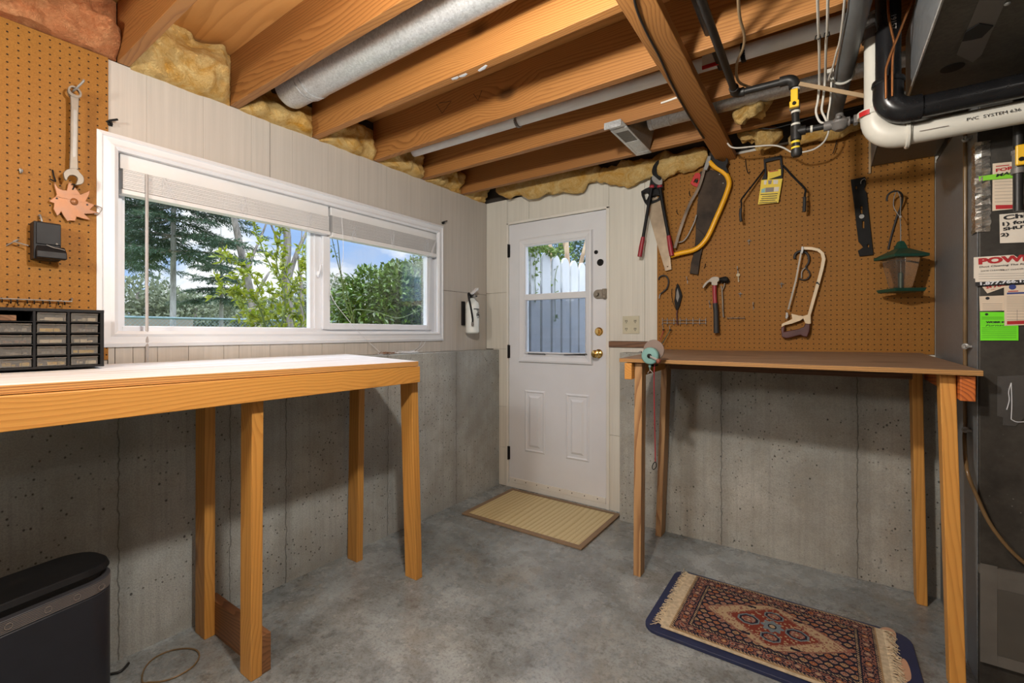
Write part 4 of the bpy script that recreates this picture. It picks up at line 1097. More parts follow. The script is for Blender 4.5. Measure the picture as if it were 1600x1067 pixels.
MB().tube([(2.402,-.878,1.975),(2.402,-.878,1.955)]+elbow((2.402,-.878,1.876), (0,0,-1), (1,0,0), .072)+[(2.497,-.878,1.876)], .0405, 22).build('elbow_fitting', M['pvc'], t, 0, 35)
MB().tube([(2.49,-.878,1.874),(3.6,-.878,1.880)], .0345, 20).build('horizontal_run', M['pvc'], t, 0, 35)
MB().lathe((2.482,-.878,1.874), (1,0,0), [(.044,0),(.047,.003),(.047,.010),(.044,.012)], 22).build('socket_rim', M['pvc'], t, 0, 35)
MB().lathe((2.397,-.878,1.968), (0,0,1), [(.0435,-.010),(.045,-.008),(.045,.008),(.0435,.010)], 22).build('socket_rim', M['pvc'], t, 0, 35)
MB().lathe((2.397,-.878,2.30), (0,0,-1), [(.036,0),(.036,.035),(.032,.04),(.032,.075)], 18).build('rubber_coupling', M['foil_dull'], t, 0, 35)
lab(cyl_patch((2.397,-.878), .0452, math.radians(-150), math.radians(-105), 1.955, 1.972).build('sticker', M['bright_red'], t), 'red sticker')
text(t, 'PVC  SYSTEM 636', (2.625,-.9155,1.868), .013, M['ink'], '-y', sx=1.2)
MB().box(2.515,-.9150,1.8635,2.585,-.9140,1.8655).build('print_line', M['ink_grey'], t)
A = [ony(-1.0,1320+x/5.714,y/5.714) for x,y in ((385,-60),(385,0),(393,150),(415,270),(436,360),(440,400),(428,520),(424,640),(424,743),(424,860))]
cable('copper_tube', 'copper tube curving down the front of the black vent pipe', A, .0036, M['copper'])
A = [ony(-1.006,1320+x/5.714,y/5.714) for x,y in ((625,-60),(605,0),(550,130),(500,260),(455,370),(410,480),(375,585),(366,640),(366,743),(368,880))]
cable('copper_tube', 'copper tube slanting across the black vent pipe', A, .0036, M['copper'])
# ------------------------------------------------------------------ furnace, ducts and papers
FX, FY = 2.690, -.720
t = thing('furnace', 'dark sheet-metal furnace cabinet right of the brown workbench', 'furnace', (3.1,-.37,0))
MB().box(FX,FY,0,3.55,-.135,1.085).box(FX,FY,1.085,3.55,-.0125,2.018).build('cabinet', M['galv_dark'], t, .006)
MB().box(FX-.002,FY-.0005,0,FX-.0003,-.125,1.085).box(FX-.002,FY-.0005,1.085,FX-.0003,-.0125,2.0).build('side_panel', M['galv_blue'], t)
d = MB().box(2.694,FY-.014,.085,3.45,FY-.0008,.405).build('filter_door', M['filter_door'], t, .003)
b = MB(); 
b.box(2.692,FY-.0155,.088,2.733,FY-.0142,.42); b.box(2.7,FY-.0152,.345,3.4,FY-.0143,.385); b.box(2.692,FY-.0152,.086,3.4,FY-.0143,.122); b.box(2.690,FY-.0153,.385,3.4,FY-.001,.412)
b.build('door_tape', M['filter_tape'], d, .0006)
b = MB()   # crumpled foil tape round the corner
rr = random.Random(8); nv = 30; pts = []
for i in range(nv+1):
    z = 1.545+(1.852-1.545)*i/nv
    pts.append([(FX-.003-rr.uniform(0,.003), -.66, z), (FX-.005-rr.uniform(0,.003), -.692, z), (FX-.006-rr.uniform(0,.004), FY-.004-rr.uniform(0,.003), z), (FX+.008, FY-.005-rr.uniform(0,.003), z), (FX+.030+rr.uniform(-.002,.002), FY-.002, z)])
vs = [p for l in pts for p in l]; fs = [(i*5+k, i*5+k+1, i*5+k+6, i*5+k+5) for i in range(nv) for k in range(4)]
o = b.add(vs, fs).build('foil_tape', M['foil'], t); o.modifiers.new('s', 'SOLIDIFY').thickness = .0008
def fp(u, v, y=FY-.0025): return ony(y, u, v)
t2 = thing('clear_tape', 'clear crinkled tape patch low on the furnace front', 'tape', tuple(fp(1575, 620)))
MB().prism([fp(u,v) for u,v in ((1558,588),(1600,586),(1600,653),(1586,666),(1567,664),(1567,652),(1558,650))], (0,-.0006,0)).build('film', M['tape_clear'], t2)
b = MB()
for pts in (((1580,598),(1581,630),(1580,655)),((1580,598),(1576,612),(1577,625),(1573,640)),((1580,655),(1588,659),(1600,659))):
    b.tube(smooth_path([fp(u,v,FY-.0045) for u,v in pts], 4), .0012, 5)
b.build('crinkle', M['vinyl'], t2)
# plenum and return duct
t = thing('supply_plenum', 'large dusty sheet-metal plenum box overhead at the top right', 'duct', (3.0,-1.6,2.25))
MB().box(2.497,-2.2,2.02,3.9,-.79,2.2485).build('box', M['plenum'], t, .003)
MB().box(2.494,-2.2,2.018,2.4965,-.79,2.2485).build('side_panel', M['galv_blue'], t)
b = MB().tube([(2.496,-2.2,2.019),(2.496,-.79,2.019)], .0035, 6); b.build('corner_seam', M['galv'], t)
p = onz(2.0195, 1488, 106); b = MB().lathe((p.x,p.y,2.0195), (0,0,-1), [(.0,0),(.028,0),(.028,.001),(0,.001)], 20); lab(b.build('port_plug', M['black'], t), 'black round port')
b = MB().prism([onz(2.0194,u,v) for u,v in ((1495,85),(1530,0),(1572,0),(1534,85),(1520,97))], (0,0,-.0012)); b.build('old_tape', M['foil_dull'], t)
b = MB(); rr = random.Random(2)
q = [onz(2.017,u,v) for u,v in ((1508,50),(1530,36),(1552,40),(1534,58),(1516,62),(1503,64))]
b.prism(q, (0,0,-.002)); b.build('torn_patch', M['ink'], t)
p = onz(2.019,1574,5); b = MB().lathe((p.x,p.y,2.019), (0,0,-1), [(.006,0),(.006,.003),(.003,.005)], 8); b.build('screw', M['steel'], t)
t = thing('return_duct', 'galvanised duct stub on the back wall above the end of the pegboard', 'duct', (2.57,-.17,2.14))
MB().box(2.452,-.335,2.036,2.688,-.013,2.245).build('box', M['galv_dull'], t, .003)
MB().box(2.4495,-.335,2.036,2.4515,-.013,2.245).build('side_panel', M['galv_blue'], t)
b = MB().box(2.44,-.02,2.0,2.4495,-.008,2.245); b.build('edge_strip', M['tan_cable'], t, .002)

# condensate tube with clips
pts = [(2.655,-.735,1.86),(2.656,-.736,1.5),(2.6555,-.7365,1.2),(2.690,-.745,1.095)]
top = [onx(2.6805,1508,v) for v in (200,260,340,420,500,541,572)]
bot = [onx(2.6805,1508,v) for v in (592,640,668)]+[onx(2.672,1507,688)]+[ony(-.75,u,v) for u,v in ((1511,735),(1524,770),(1545,815),(1572,852),(1600,879),(1640,910))]
t = thing('drain_tube', 'brown vinyl drain tube running down the furnace corner and curving away', 'tube', tuple(top[3]))
MB().tube(smooth_path(top+bot, 6), .0058, 12).build('tube', M['hose'], t, 0, 40)
for v in (218,541,671):
    p = onx(2.673, 1508, v); b = MB().lathe((p.x,p.y-.006,p.z), (-.5,-.86,0), [(.0045,0),(.011,.001),(.011,.003),(.005,.005),(.0045,.003)], 14); b.box(p.x-.002,p.y-.022,p.z-.0045,p.x,p.y+.022,p.z+.0045); b.box(p.x,p.y+.008,p.z-.004,p.x+.0145,p.y+.022,p.z+.004); b.box(p.x,p.y-.022,p.z-.004,p.x+.0145,p.y-.010,p.z+.004)
    b.build('clip', M['steel'], t, .0008, 40)
t = thing('gas_pipe', 'dark gas pipe with a yellow shutoff in front of the furnace papers', 'pipe', (2.765,-.79,1.7))
p0 = ony(-.79,1591,150); p1 = ony(-.79,1591,330)
MB().tube([(p0.x,-.79,2.0),(p0.x,-.79,p1.z)], .0125, 12).build('riser', M['iron'], t, 0, 40)
pz = ony(-.79,1591,252).z
v = MB().lathe((p0.x,-.79,pz+.035), (0,0,-1), [(.016,0),(.016,.012),(.014,.013),(.014,.055),(.017,.057),(.017,.075)], 12).build('valve_body', M['foil_dull'], t, 0, 40)
MB().box(p0.x-.012,-.82,pz-.02,p0.x+.012,-.808,pz+.045).build('valve_handle', M['valve_yellow'], v, .004)
MB().lathe((p0.x,-.8205,pz-.002), (0,-1,0), [(.007,0),(.006,.004),(0,.004)], 10).build('handle_nut', M['dark_steel'], v)

def sheet(name, label, pts, mat, y, cat='paper', th=.0008, group='papers on the furnace'):
    P = [fp(u, v, y) for u, v in pts]; c = sum(P, Vector())/len(P)
    t = thing(name, label, cat, tuple(c), group); MB().prism(P, (0,-th,0)).build('sheet', mat, t); return t
def strip(t, pts, mat, y, name='printed_bar'):
    MB().prism([fp(u, v, y) for u, v in pts], (0,-.0004,0)).build(name, mat, t)
def ftext(t, s, u, v, px, mat, y, roll=0.0, sx=1.0, bold=0, shear=0, name='lettering'):
    p = fp(u, v, y); text(t, s, tuple(p), px*.00217/.70, mat, '-y', roll, name, sx=sx, bold=bold, shear=shear)
def rules(t, u0, u1, v0, dv, n, y, mat='ink_grey', tilt=0.0, th=.5):
    b = MB()
    for k in range(n):
        v = v0+dv*k; b.prism([fp(u0,v,y),fp(u1,v+tilt*(u1-u0),y),fp(u1,v+th+tilt*(u1-u0),y),fp(u0,v+th,y)], (0,-.0002,0))
    b.build('ruled_lines', M[mat], t)
S6 = lambda pts: zq(1480,200,5.925,pts); S7 = lambda pts: zq(1500,370,5.62,pts)
y1 = FY-.003
t = sheet('service_card', 'cream FOR SERVICE card with red print behind the gas pipe', S6([(420,330),(760,296),(765,735),(418,768)]), M['paper'], y1)
ftext(t, 'FOR SERVICE', 1555.5, 268.6, 4.6, M['ink_red'], y1-.0012, .03, 1.5, .0006); ftext(t, '24 HOUR', 1568, 275.5, 4.4, M['ink_red'], y1-.0012, .03, 1.3, .0005); strip(t, [(1556,259.3),(1577,257.2),(1577,258.6),(1556,260.7)], M['ink_red'], y1-.001)
rules(t, 1554, 1600, 284, 5.2, 7, y1-.0012, tilt=-.04)
strip(t, S6([(447,714),(760,706),(760,738),(449,752)]), M['ink_red'], y1-.001)
t = sheet('check_note', 'handwritten note starting Check, for air, shut off, below the lime tape', S6([(483,800),(790,775),(790,1056),(488,1067)]), M['paper_white'], y1-.001)
ftext(t, 'Check', 1567.5, 343.8, 6.5, M['ink'], y1-.0032, .06, 1.9, .0007); ftext(t, '1) for Air', 1563.5, 353, 5.0, M['ink'], y1-.0032, .05, 1.7, .0006); ftext(t, 'SHUT OFF', 1567.5, 360.3, 4.4, M['ink'], y1-.0032, .06, 1.7, .0006); ftext(t, '2)', 1563.5, 369.5, 4.6, M['ink'], y1-.0032, .05, 1.7, .0006)
t = sheet('lime_tape', 'strip of lime tape lettered MAIN GAS across the service card', S6([(290,450),(420,430),(780,398),(780,450),(420,478),(300,492)]), M['green_tape'], y1-.0035, 'tape')
ftext(t, 'MAIN GAS', 1555.5, 276.6, 4.4, M['ink'], y1-.0053, .085, 1.6, .0004, .2); ftext(t, 'SHUT', 1587, 273.6, 4.2, M['ink'], y1-.0053, .085, 1.4, .0004, .2)
t = sheet('red_lettered_card', 'tilted cream card with red letters peeking from under the big flyer', S7([(195,440),(380,418),(405,438),(240,497)]), M['paper'], y1)
ftext(t, '763', 1552, 449.5, 4.2, M['ink_red'], y1-.0012, .22, 1.6, .0006); ftext(t, '24', 1541, 451, 3.4, M['ink_red'], y1-.0012, .22, 1.3, .0005); ftext(t, 'on', 1548.5, 453.5, 2.4, M['ink_red'], y1-.0012, .22, 1.3)
t = sheet('invoice_slip', 'narrow cream slip with a circle emblem directly above the lime card', S7([(170,522),(400,514),(400,655),(175,655)]), M['paper'], y1)
rules(t, 1535, 1566, 474.5, 3.2, 4, y1-.0012); p = fp(1543,466,y1-.001); b = MB().lathe(tuple(p), (0,-1,0), [(.0028,0),(.0050,.0001),(.0050,.0004),(.0028,.0004)], 18); b.build('emblem', M['ink'], t)
strip(t, S7([(176,652),(400,648),(400,655),(176,659)]), M['ink'], y1-.001)
t = sheet('lime_card', 'bright lime card headed WORK MAY PROCEED', S7([(175,660),(512,660),(513,910),(178,910)]), M['green_card'], y1-.0005)
p = fp(1541.5,491,y1-.0016); b = MB().lathe(tuple(p), (0,-1,0), [(.0020,0),(.0040,.0001),(.0040,.0004),(.0020,.0004)], 16); b.build('emblem', M['ink'], t)
ftext(t, 'WORK MAY PROCEED', 1541, 504.5, 2.3, M['ink'], y1-.0018, 0, 1.5, .0006); ftext(t, 'Furnace', 1539, 510, 3.0, M['ink'], y1-.0018, .02, 1.8, 0, .35)
rules(t, 1534, 1568, 495.5, 2.4, 2, y1-.0016, 'ink'); rules(t, 1534, 1588, 512, 3.1, 6, y1-.0016, 'ink', th=.4)
t = sheet('price_sheet', 'cream form with a blue emblem and a crimson bottom bar overlapping the lime card', S7([(386,430),(600,418),(600,774),(390,781)]), M['paper'], y1-.0028)
b = MB(); p = fp(1582,448.5,y1-.004); b.lathe(tuple(p), (0,-1,0), [(0,0),(.0085,0),(.0085,.0004),(0,.0004)], 24); o = b.build('emblem', M['ink_blue'], t)
strip(t, [(1575,454.6),(1591,454.0),(1591,455.4),(1575,456.0)], M['ink_red'], y1-.0038)
strip(t, S7([(412,490),(600,483),(600,497),(412,505)]), M['ink_blue'], y1-.0038); strip(t, S7([(412,740),(600,734),(600,764),(412,770)]), M['ink_red'], y1-.0038)
rules(t, 1573, 1602, 463, 2.6, 9, y1-.0038, th=.4); strip(t, S7([(500,640),(503,640),(503,740),(500,740)]), M['ink_grey'], y1-.0038); rules(t, 1573, 1602, 486, 4.4, 4, y1-.0038, 'ink_grey')
t = sheet('duct_flyer', 'large cream duct cleaning flyer with big red POWER lettering and a black phone strip', S7([(120,180),(470,158),(500,178),(640,172),(640,392),(135,400),(132,366),(120,366)]), M['paper_white'], y1-.0062)
ftext(t, 'POWERVAC', 1528.6, 412.8, 8.6, M['ink_red'], y1-.0078, .028, 1.62, .0016)
ftext(t, 'Duct Cleaning The Right Way', 1529.5, 418.4, 2.5, M['ink'], y1-.0078, .02, 1.55, .0001, .15)
ftext(t, 'DATE CLEANED', 1532.5, 424.6, 1.9, M['ink'], y1-.0078, .02, 1.3); ftext(t, 'NEXT CLEANING', 1564, 423.2, 1.9, M['ink'], y1-.0078, .02, 1.3)
rules(t, 1529, 1600, 428, 3.8, 3, y1-.0074, tilt=-.02)
strip(t, S7([(134,398),(640,373),(640,408),(136,434)]), M['ink'], y1-.0072)
ftext(t, '1.877.766.1278', 1529.3, 445.6, 4.4, M['vinyl'], y1-.0082, .04, 1.62, .0006)
# ------------------------------------------------------------------ pegboards
o = MB().box(1.381,-.0072,1.098,2.686,-.001,2.235).build('pegboard', M['peg_back'], None, .001); tag(o, 'brown pegboard on the door wall above the brown workbench, hung with tools', 'pegboard')
o = MB().box(.001,-4.6,1.098,.0068,-2.3565,2.252).build('pegboard', M['peg_left'], None, .001); tag(o, 'brown pegboard left of the window, with a wrench hanging on it', 'pegboard')
T1 = (980,230,5.335); T2 = (1130,230,8.206); T3 = (1010,400,7.114); T4 = (1200,370,6.275); T5 = (1320,260,4.853)
def pz(reg, pts, y): return [ony(y, u, v) for u, v in zq(*reg, pts)]
def plate(name, reg, pts, y, th, mat, par=None, holes=(), bevel=.0008, smooth=None, rnd=0):
    P = pz(reg, pts, y); H = [pz(reg, h, y) for h in holes]
    if rnd: P = smooth_path(P, rnd, True); H = [smooth_path(h, rnd, True) for h in H]
    return MB().prism(P, (0,th,0), H).build(name, mat, par, bevel, smooth)
def rod(name, reg, pts, y, r, mat, par=None, k=5, n=9, flat=None, smooth=True):
    ys = y if isinstance(y, (list, tuple)) else [y]*len(pts)
    P = [ony(yy, u, v) for yy, (u, v) in zip(ys, zq(*reg, pts))]
    if smooth: P = smooth_path(P, k)
    if isinstance(r, (list, tuple)):
        m = len(P); R = []
        for i in range(m):
            q = i/(m-1)*(len(r)-1); a = int(min(q, len(r)-2)); R.append(r[a]+(r[a+1]-r[a])*(q-a))
        r = R
    return MB().tube(P, r, n, flat=flat).build(name, mat, par, 0, 50)
def hang(name, label, cat, reg, pt, y=-.02, group=None): return thing(name, label, cat, tuple(pz(reg, [pt], y)[0]), group)

# loppers
t = hang('loppers', 'black and red long-handled loppers hanging in front of the silver handsaw', 'loppers', T1, (240,250), -.07)
plate('hook_blade', T1, [(262,108),(240,122),(215,160),(205,200),(212,228),(232,246),(250,262),(270,276),(286,262),(278,244),(258,232),(244,205),(246,165),(258,135)], -.092, .006, M['dark_steel'], t, rnd=3)
plate('pivot_plate', T1, [(215,228),(245,232),(285,255),(292,290),(285,310),(255,312),(225,295),(205,265)], -.090, .012, M['steel'], t, rnd=2)
plate('linkage', T1, [(195,255),(215,245),(240,285),(285,290),(295,335),(262,350),(235,335),(205,345),(185,330),(190,295)], -.074, .018, M['black'], t, rnd=2)
c = pz(T1, [(268,292)], -.08)[0]; MB().lathe(tuple(c), (0,-1,0), [(.009,0),(.009,.004),(.005,.006),(0,.006)], 14).build('pivot_bolt', M['steel'], t, 0, 40)
for nm_, pts in (('handle', [(205,330),(172,520),(133,748)]), ('handle', [(272,325),(300,500),(345,738)])): rod(nm_, T1, pts, -.072, .0098, M['black'], t)
for pts in ([(133,748),(118,830),(104,912)], [(345,738),(358,820),(372,905)]): rod('grip', T1, pts, -.072, [.0125,.0145,.0145], M['red'], t)
for pt in ((206,328),(271,325)): 
    c = pz(T1, [pt], -.073)[0]; MB().ball(tuple(c), .0155, 12, 8, 1.1, .8, .75).build('bumper', M['red'], t, 0, 60)

# hand saw behind
t = hang('hand_saw', 'handsaw with a bright bare steel blade pointing down behind the loppers', 'hand saw', T1, (240,420), -.03)
plate('blade', T1, [(182,420),(290,420),(300,470),(355,880),(368,1018),(318,1031),(240,775),(178,560),(170,480)], -.032, .0016, M['saw_steel'], t, holes=[[(332,990),(341,990),(341,999),(332,999)]], bevel=0)
plate('handle', T1, [(148,345),(195,325),(262,345),(292,392),(284,430),(240,455),(195,470),(168,492),(140,455),(118,400),(114,366)], -.046, .024, M['black'], t, holes=[[(132,378),(168,372),(178,400),(160,440),(146,436)],[(196,415),(240,395),(270,405),(250,432),(205,445)]], bevel=.003)

# bow saw
t = hang('bow_saw', 'yellow tubular bow saw hanging in front of the old rusty saw', 'bow saw', T1, (700,130), -.05)
rod('frame', T1, [(688,122),(730,162),(790,198),(832,240),(850,300),(832,372),(790,480),(742,590),(694,700),(655,770),(605,826),(545,860),(440,884),(366,906)], [-.05]*14, .0138, M['yellow'], t, n=14)
P = pz(T1, [(650,165),(600,330),(520,480),(455,650),(398,840)], -.052)
bl_ = MB(); Q = smooth_path(P, 26); rr = random.Random(4)
for i in range(len(Q)-1):
    a, c = Q[i], Q[i+1]; d = (c-a).normalized(); n_ = Vector((d.z,0,-d.x)); n_ = n_ if n_.x > 0 else -n_
    w = .0072; tooth = .0075 if i % 2 else .001
    bl_.prism([a+n_*w, c+n_*w, c-n_*w, (a+c)/2-n_*(w+tooth), a-n_*w], (0,.0012,0))
o = bl_.build('blade', M['dark_blade'], t)
plate('end_clip', T1, [(672,72),(700,72),(692,120),(664,190),(636,186),(650,130)], -.062, .020, M['steel'], t, bevel=.002)
plate('hand_guard', T1, [(694,72),(712,62),(740,95),(790,118),(820,112),(822,94),(836,92),(840,128),(826,158),(842,205),(832,216),(800,190),(758,166),(706,112)], -.064, .026, M['black'], t, bevel=.003, rnd=2)
c = pz(T1, [(378,890)], -.066)[0]; MB().lathe(tuple(c), (0,-1,0), [(.006,0),(.006,.003),(0,.004)], 10).build('blade_bolt', M['steel'], t)

# rusty saw
t = hang('rip_saw', 'old broad rusty dark saw blade hanging behind the yellow bow saw', 'hand saw', T1, (690,190), -.02)
plate('blade', T1, [(606,205),(640,192),(692,186),(768,205),(822,240),(834,300),(800,420),(760,520),(706,640),(650,760),(610,770),(570,690),(577,560),(592,410)], -.018, .0018, M['rusty'], t, bevel=0)
plate('handle', T1, [(572,668),(600,690),(648,738),(630,830),(606,940),(590,1062),(520,1052),(532,960),(552,890),(566,790)], -.030, .014, M['rusty'], t, bevel=.002)
for pt in ((770,225),(800,300)): 
    c = pz(T1, [pt], -.0185)[0]; MB().lathe(tuple(c), (0,-1,0), [(.004,0),(.003,.002),(0,.002)], 10).build('rivet', M['steel'], t)
t = hang('bent_rod', 'bent silver steel rod hooked below the bow saw blade', 'rod', T1, (500,740), -.03)
rod('shaft', T1, [(578,565),(562,620),(530,690),(498,748),(465,784),(428,794)], -.034, .0042, M['steel'], t)
t = hang('red_clip', 'small red plastic clip on the pegboard left of the bow saw blade', 'clip', T1, (570,270), -.015)
plate('body', T1, [(568,215),(600,212),(612,228),(604,280),(586,332),(545,318),(526,300),(545,255)], -.020, .012, M['bright_red'], t, holes=[[(566,262),(596,258),(585,300),(552,292)]], bevel=.002)
plate('inner_hook', T1, [(572,268),(590,272),(580,294),(560,286)], -.018, .006, M['black'], t)

# wire hanger with tag
t = hang('saddle_hanger', 'black two-armed tool hanger with a yellow cardboard tag, high on the pegboard', 'hanger', T2, (630,150), -.02)
plate('bracket', T2, [(515,152),(748,100),(770,300),(760,385),(755,402),(495,414),(530,330)], -.026, .010, M['black'], t, holes=[[(545,192),(722,152),(742,280),(735,362),(560,388),(552,300)]], bevel=.0015)
rod('arm', T2, [(528,285),(390,470),(240,660),(234,720),(232,788)], [-.03,-.05,-.075,-.08,-.085], .0046, M['black'], t)
rod('arm', T2, [(768,235),(900,380),(1045,530),(1048,600),(1044,650)], [-.03,-.05,-.075,-.08,-.085], .0052, M['black'], t)
rod('arm_sleeve', T2, [(226,785),(220,870),(230,952)], [-.085,-.088,-.09], .0075, M['black_soft'], t)
rod('arm_sleeve', T2, [(1044,640),(1042,740),(1038,828)], [-.085,-.088,-.09], .0082, M['black_soft'], t)
tg = plate('tag', T2, [(490,420),(760,402),(708,708),(445,733)], -.031, .0008, M['tag_yellow'], t, bevel=0)
plate('tag', T2, [(576,312),(740,280),(742,358),(566,418)], -.034, .0008, M['tag_yellow'], t, bevel=0)
plate('red_print', T2, [(590,310),(705,290),(704,302),(588,322)], -.0355, .0004, M['ink_red'], t, bevel=0)
for pts, m in (([(490,540),(540,520),(535,580),(485,585)],'teal'),([(545,520),(650,512),(645,570),(540,580)],'ink_grey'),([(655,512),(718,508),(708,565),(650,568)],'paper_white'),([(525,425),(560,422),(550,480),(520,478)],'paper_white'),([(575,425),(625,420),(615,470),(580,475)],'ink_grey'),([(640,420),(705,418),(700,470),(645,472)],'paper_white')):
    plate('printed_picture', T2, pts, -.0318, .0004, M[m], tg, bevel=0)
for k, (a, c) in enumerate(((480,700),(500,690),(490,690),(470,670),(460,690))):
    y_ = 590+k*27; plate('print_line', T2, [(a,y_+12),(c,y_),(c-1,y_+9),(a-1,y_+21)], -.0318, .0004, M['ink'], tg, bevel=0)

# hooks, clips and small hangings on the board
def peg(reg, pt, lbl, L=.035):
    c = pz(reg, [pt], -.008)[0]; t = thing('peg_hook', lbl, 'peg hook', tuple(c), 'silver peg hooks')
    MB().tube(smooth_path([(c.x,-.0075,c.z),(c.x,-.022,c.z-.003),(c.x+.001,-.030,c.z+.004),(c.x,-.031,c.z+L*.5)], 5), .0022, 7).tube([(c.x,-.0085,c.z+.004),(c.x,-.0085,c.z-L*.7)], .0022, 7).build('wire', M['steel'], t, 0, 50)
    return t
def tpeg(reg, pt, lbl):
    c = pz(reg, [pt], -.008)[0]; t = thing('peg_hook', lbl, 'peg hook', tuple(c), 'silver peg hooks')
    MB().tube([(c.x-.010,-.010,c.z+.004),(c.x+.012,-.010,c.z+.002)], .0024, 7).tube([(c.x+.001,-.012,c.z+.012),(c.x,-.012,c.z-.016)], .0024, 7).tube([(c.x,-.011,c.z),(c.x,-.03,c.z-.004),(c.x,-.032,c.z+.004)], .0022, 7).build('wire', M['steel'], t, 0, 50)
peg(T3, (456,262), 'silver peg hook just below the rusty saw handle'); peg(T3, (706,528), 'silver peg hook left of the claw hammer handle'); peg(T3, (1190,548), 'silver peg hook right of the small wire rack')
tpeg(T3, (1044,425), 'small cross-shaped silver peg hook below the hanging key'); tpeg(T1, (1016,786), 'small cross-shaped silver peg hook below the yellow-tagged hanger'); tpeg(T4, (132,468), 'small T-shaped silver peg hook left of the hacksaw blade')
for lbl, reg, pts in (('dark peg hook left of the bow saw blade', T1, [(518,365),(520,395),(528,408)]), ('dark peg hook between silver saw and bow saw', T1, [(414,520),(416,548),(424,560)]), ('thin dark hook high on the pegboard right of the bow saw', T2, [(285,150),(295,250),(318,330),(345,310)]), ('dark peg hook beside the rusty saw handle tip', T3, [(655,85),(652,115),(640,135)])):
    o = rod('peg_hook', reg, pts, [-.009]+[-.016]*(len(pts)-1), .0022, M['dark_steel']); tag(o, lbl, 'peg hook', 'dark peg hooks')
t = hang('coated_hook', 'black coated question-mark hook at the left edge of the pegboard', 'hook', T3, (190,230), -.02)
rod('hook_wire', T3, [(135,262),(148,232),(190,216),(230,234),(246,290),(228,358),(192,394),(158,420)], -.022, .0046, M['black_soft'], t)
rod('bare_tip', T3, [(158,420),(147,442),(144,472)], -.022, .0036, M['steel'], t)
t = hang('plumb_tool', 'slim black diamond-shaped hand tool hanging above the wire tool rack', 'hand tool', T3, (350,430), -.02)
plate('jaw_frame', T3, [(343,300),(362,330),(372,365),(386,400),(396,440),(384,490),(366,560),(346,604),(326,585),(308,505),(318,440),(320,370)], -.024, .012, M['dark_steel'], t, holes=[[(345,350),(362,420),(368,455),(346,520),(326,470),(330,400)]], bevel=.0015)
plate('grey_insert', T3, [(345,352),(362,422),(366,455),(346,515),(328,470),(331,402)], -.019, .004, M['foil_dull'], t, bevel=0)
rod('spring_wire', T3, [(286,360),(280,420),(292,500),(318,570),(340,604)], -.024, .0016, M['dark_steel'], t)
rod('tail', T3, [(345,600),(338,650),(346,765)], -.026, .0042, M['maroon'], t)
# wire rack
def wrack(reg, xs, z0, z1, rails, lbl, tips=True):
    t = hang('tool_rack', lbl, 'wire rack', reg, (xs[0], z0), -.02, 'wire tool racks')
    b = MB()
    for z in rails: b.tube(pz(reg, [(xs[0],z),(xs[-1],z)], -.020), .0018, 7)
    for x in (xs[0], xs[-1]): b.tube([ony(-.007, *zq(*reg,[(x,rails[0])])[0])]+pz(reg, [(x,rails[0])], -.020), .0018, 7)
    b.build('rail', M['steel'], t, 0, 50)
    for x in xs:
        c = pz(reg, [(x,z0),(x,z1)], -.021); P = [c[0], c[1], c[1]+Vector((.002,-.010,-.003)), c[1]+Vector((.002,-.016,.004))]
        MB().tube(smooth_path(P, 3), .0019, 6).build('hook', M['steel'], t, 0, 50)
    return t
wrack(T3, [178,232,305,375,446,518,592,660], 690, 760, (714,746), 'silver wire tool rack at the left end of the pegboard, near the reel')
t = wrack(T3, [902,960,1020,1088], 680, 690, (690,), 'tiny silver wire rack right of the claw hammer')
for lbl, pts, m in (('thin red cord hanging from the wire rack down to the reel', [(185,765),(192,820),(170,890),(132,985)], 'red'), ('thin dark green cord hanging from the wire rack beside the red cord', [(262,768),(266,822),(220,900),(150,1008)], 'green_feeder')):
    t = hang('cord', lbl, 'cord', T3, pts[1], -.03, 'cords on the wire rack')
    rod('cord_run', T3, pts[1:], [-.035,-.05,-.07], .0024, M[m], t)
    rod('wire_loop', T3, [pts[0],(pts[0][0]-4,790),pts[1]], -.034, .0016, M['steel'], t)
    c = pz(T3, [pts[1]], -.036)[0]; MB().ball(tuple(c), .0065, 10, 6, 1.3, .8, .7).build('clip', M['dark_steel'], t)
# claw hammer
t = hang('claw_hammer', 'claw hammer with a red and black rubber handle and a steel head', 'hammer', T3, (765,280), -.045)
plate('head', T3, [(622,345),(640,312),(664,286),(696,262),(720,240),(752,230),(790,232),(808,244),(806,276),(788,288),(786,322),(726,322),(722,290),(694,290),(664,320),(636,356)], -.060, .026, M['tool_steel'], t, bevel=.004, rnd=2)
c0, c1 = pz(T3, [(800,262),(905,262)], -.048); b = MB().tube([c0, c0+(c1-c0)*.35, c0+(c1-c0)*.4, c1], [.0095,.0085,.0135,.0135], 16); b.build('striking_face', M['dark_steel'], t, 0, 40)
rod('handle', T3, [(757,318),(758,420),(764,528)], -.047, [.0118,.0112,.0118], M['red'], t, n=14, flat=(1,.8))
rod('grip', T3, [(764,524),(772,620),(775,760),(778,856)], -.047, [.0145,.0138,.0146,.0152], M['black_soft'], t, n=14, flat=(1,.85))
t = hang('tack_hammer', 'small dark hammer with a thin steel shaft hanging behind the claw hammer', 'hammer', T3, (865,270), -.025)
plate('head', T3, [(812,240),(880,224),(905,238),(918,262),(917,296),(886,302),(868,286),(842,300),(826,300)], -.034, .016, M['dark_steel'], t, bevel=.003)
rod('shaft', T3, [(840,372),(846,480),(850,600),(856,680)], -.028, .0044, M['tool_steel'], t)
rod('forked_neck', T3, [(868,300),(864,335),(842,380),(832,330)], -.030, .0035, M['tool_steel'], t)
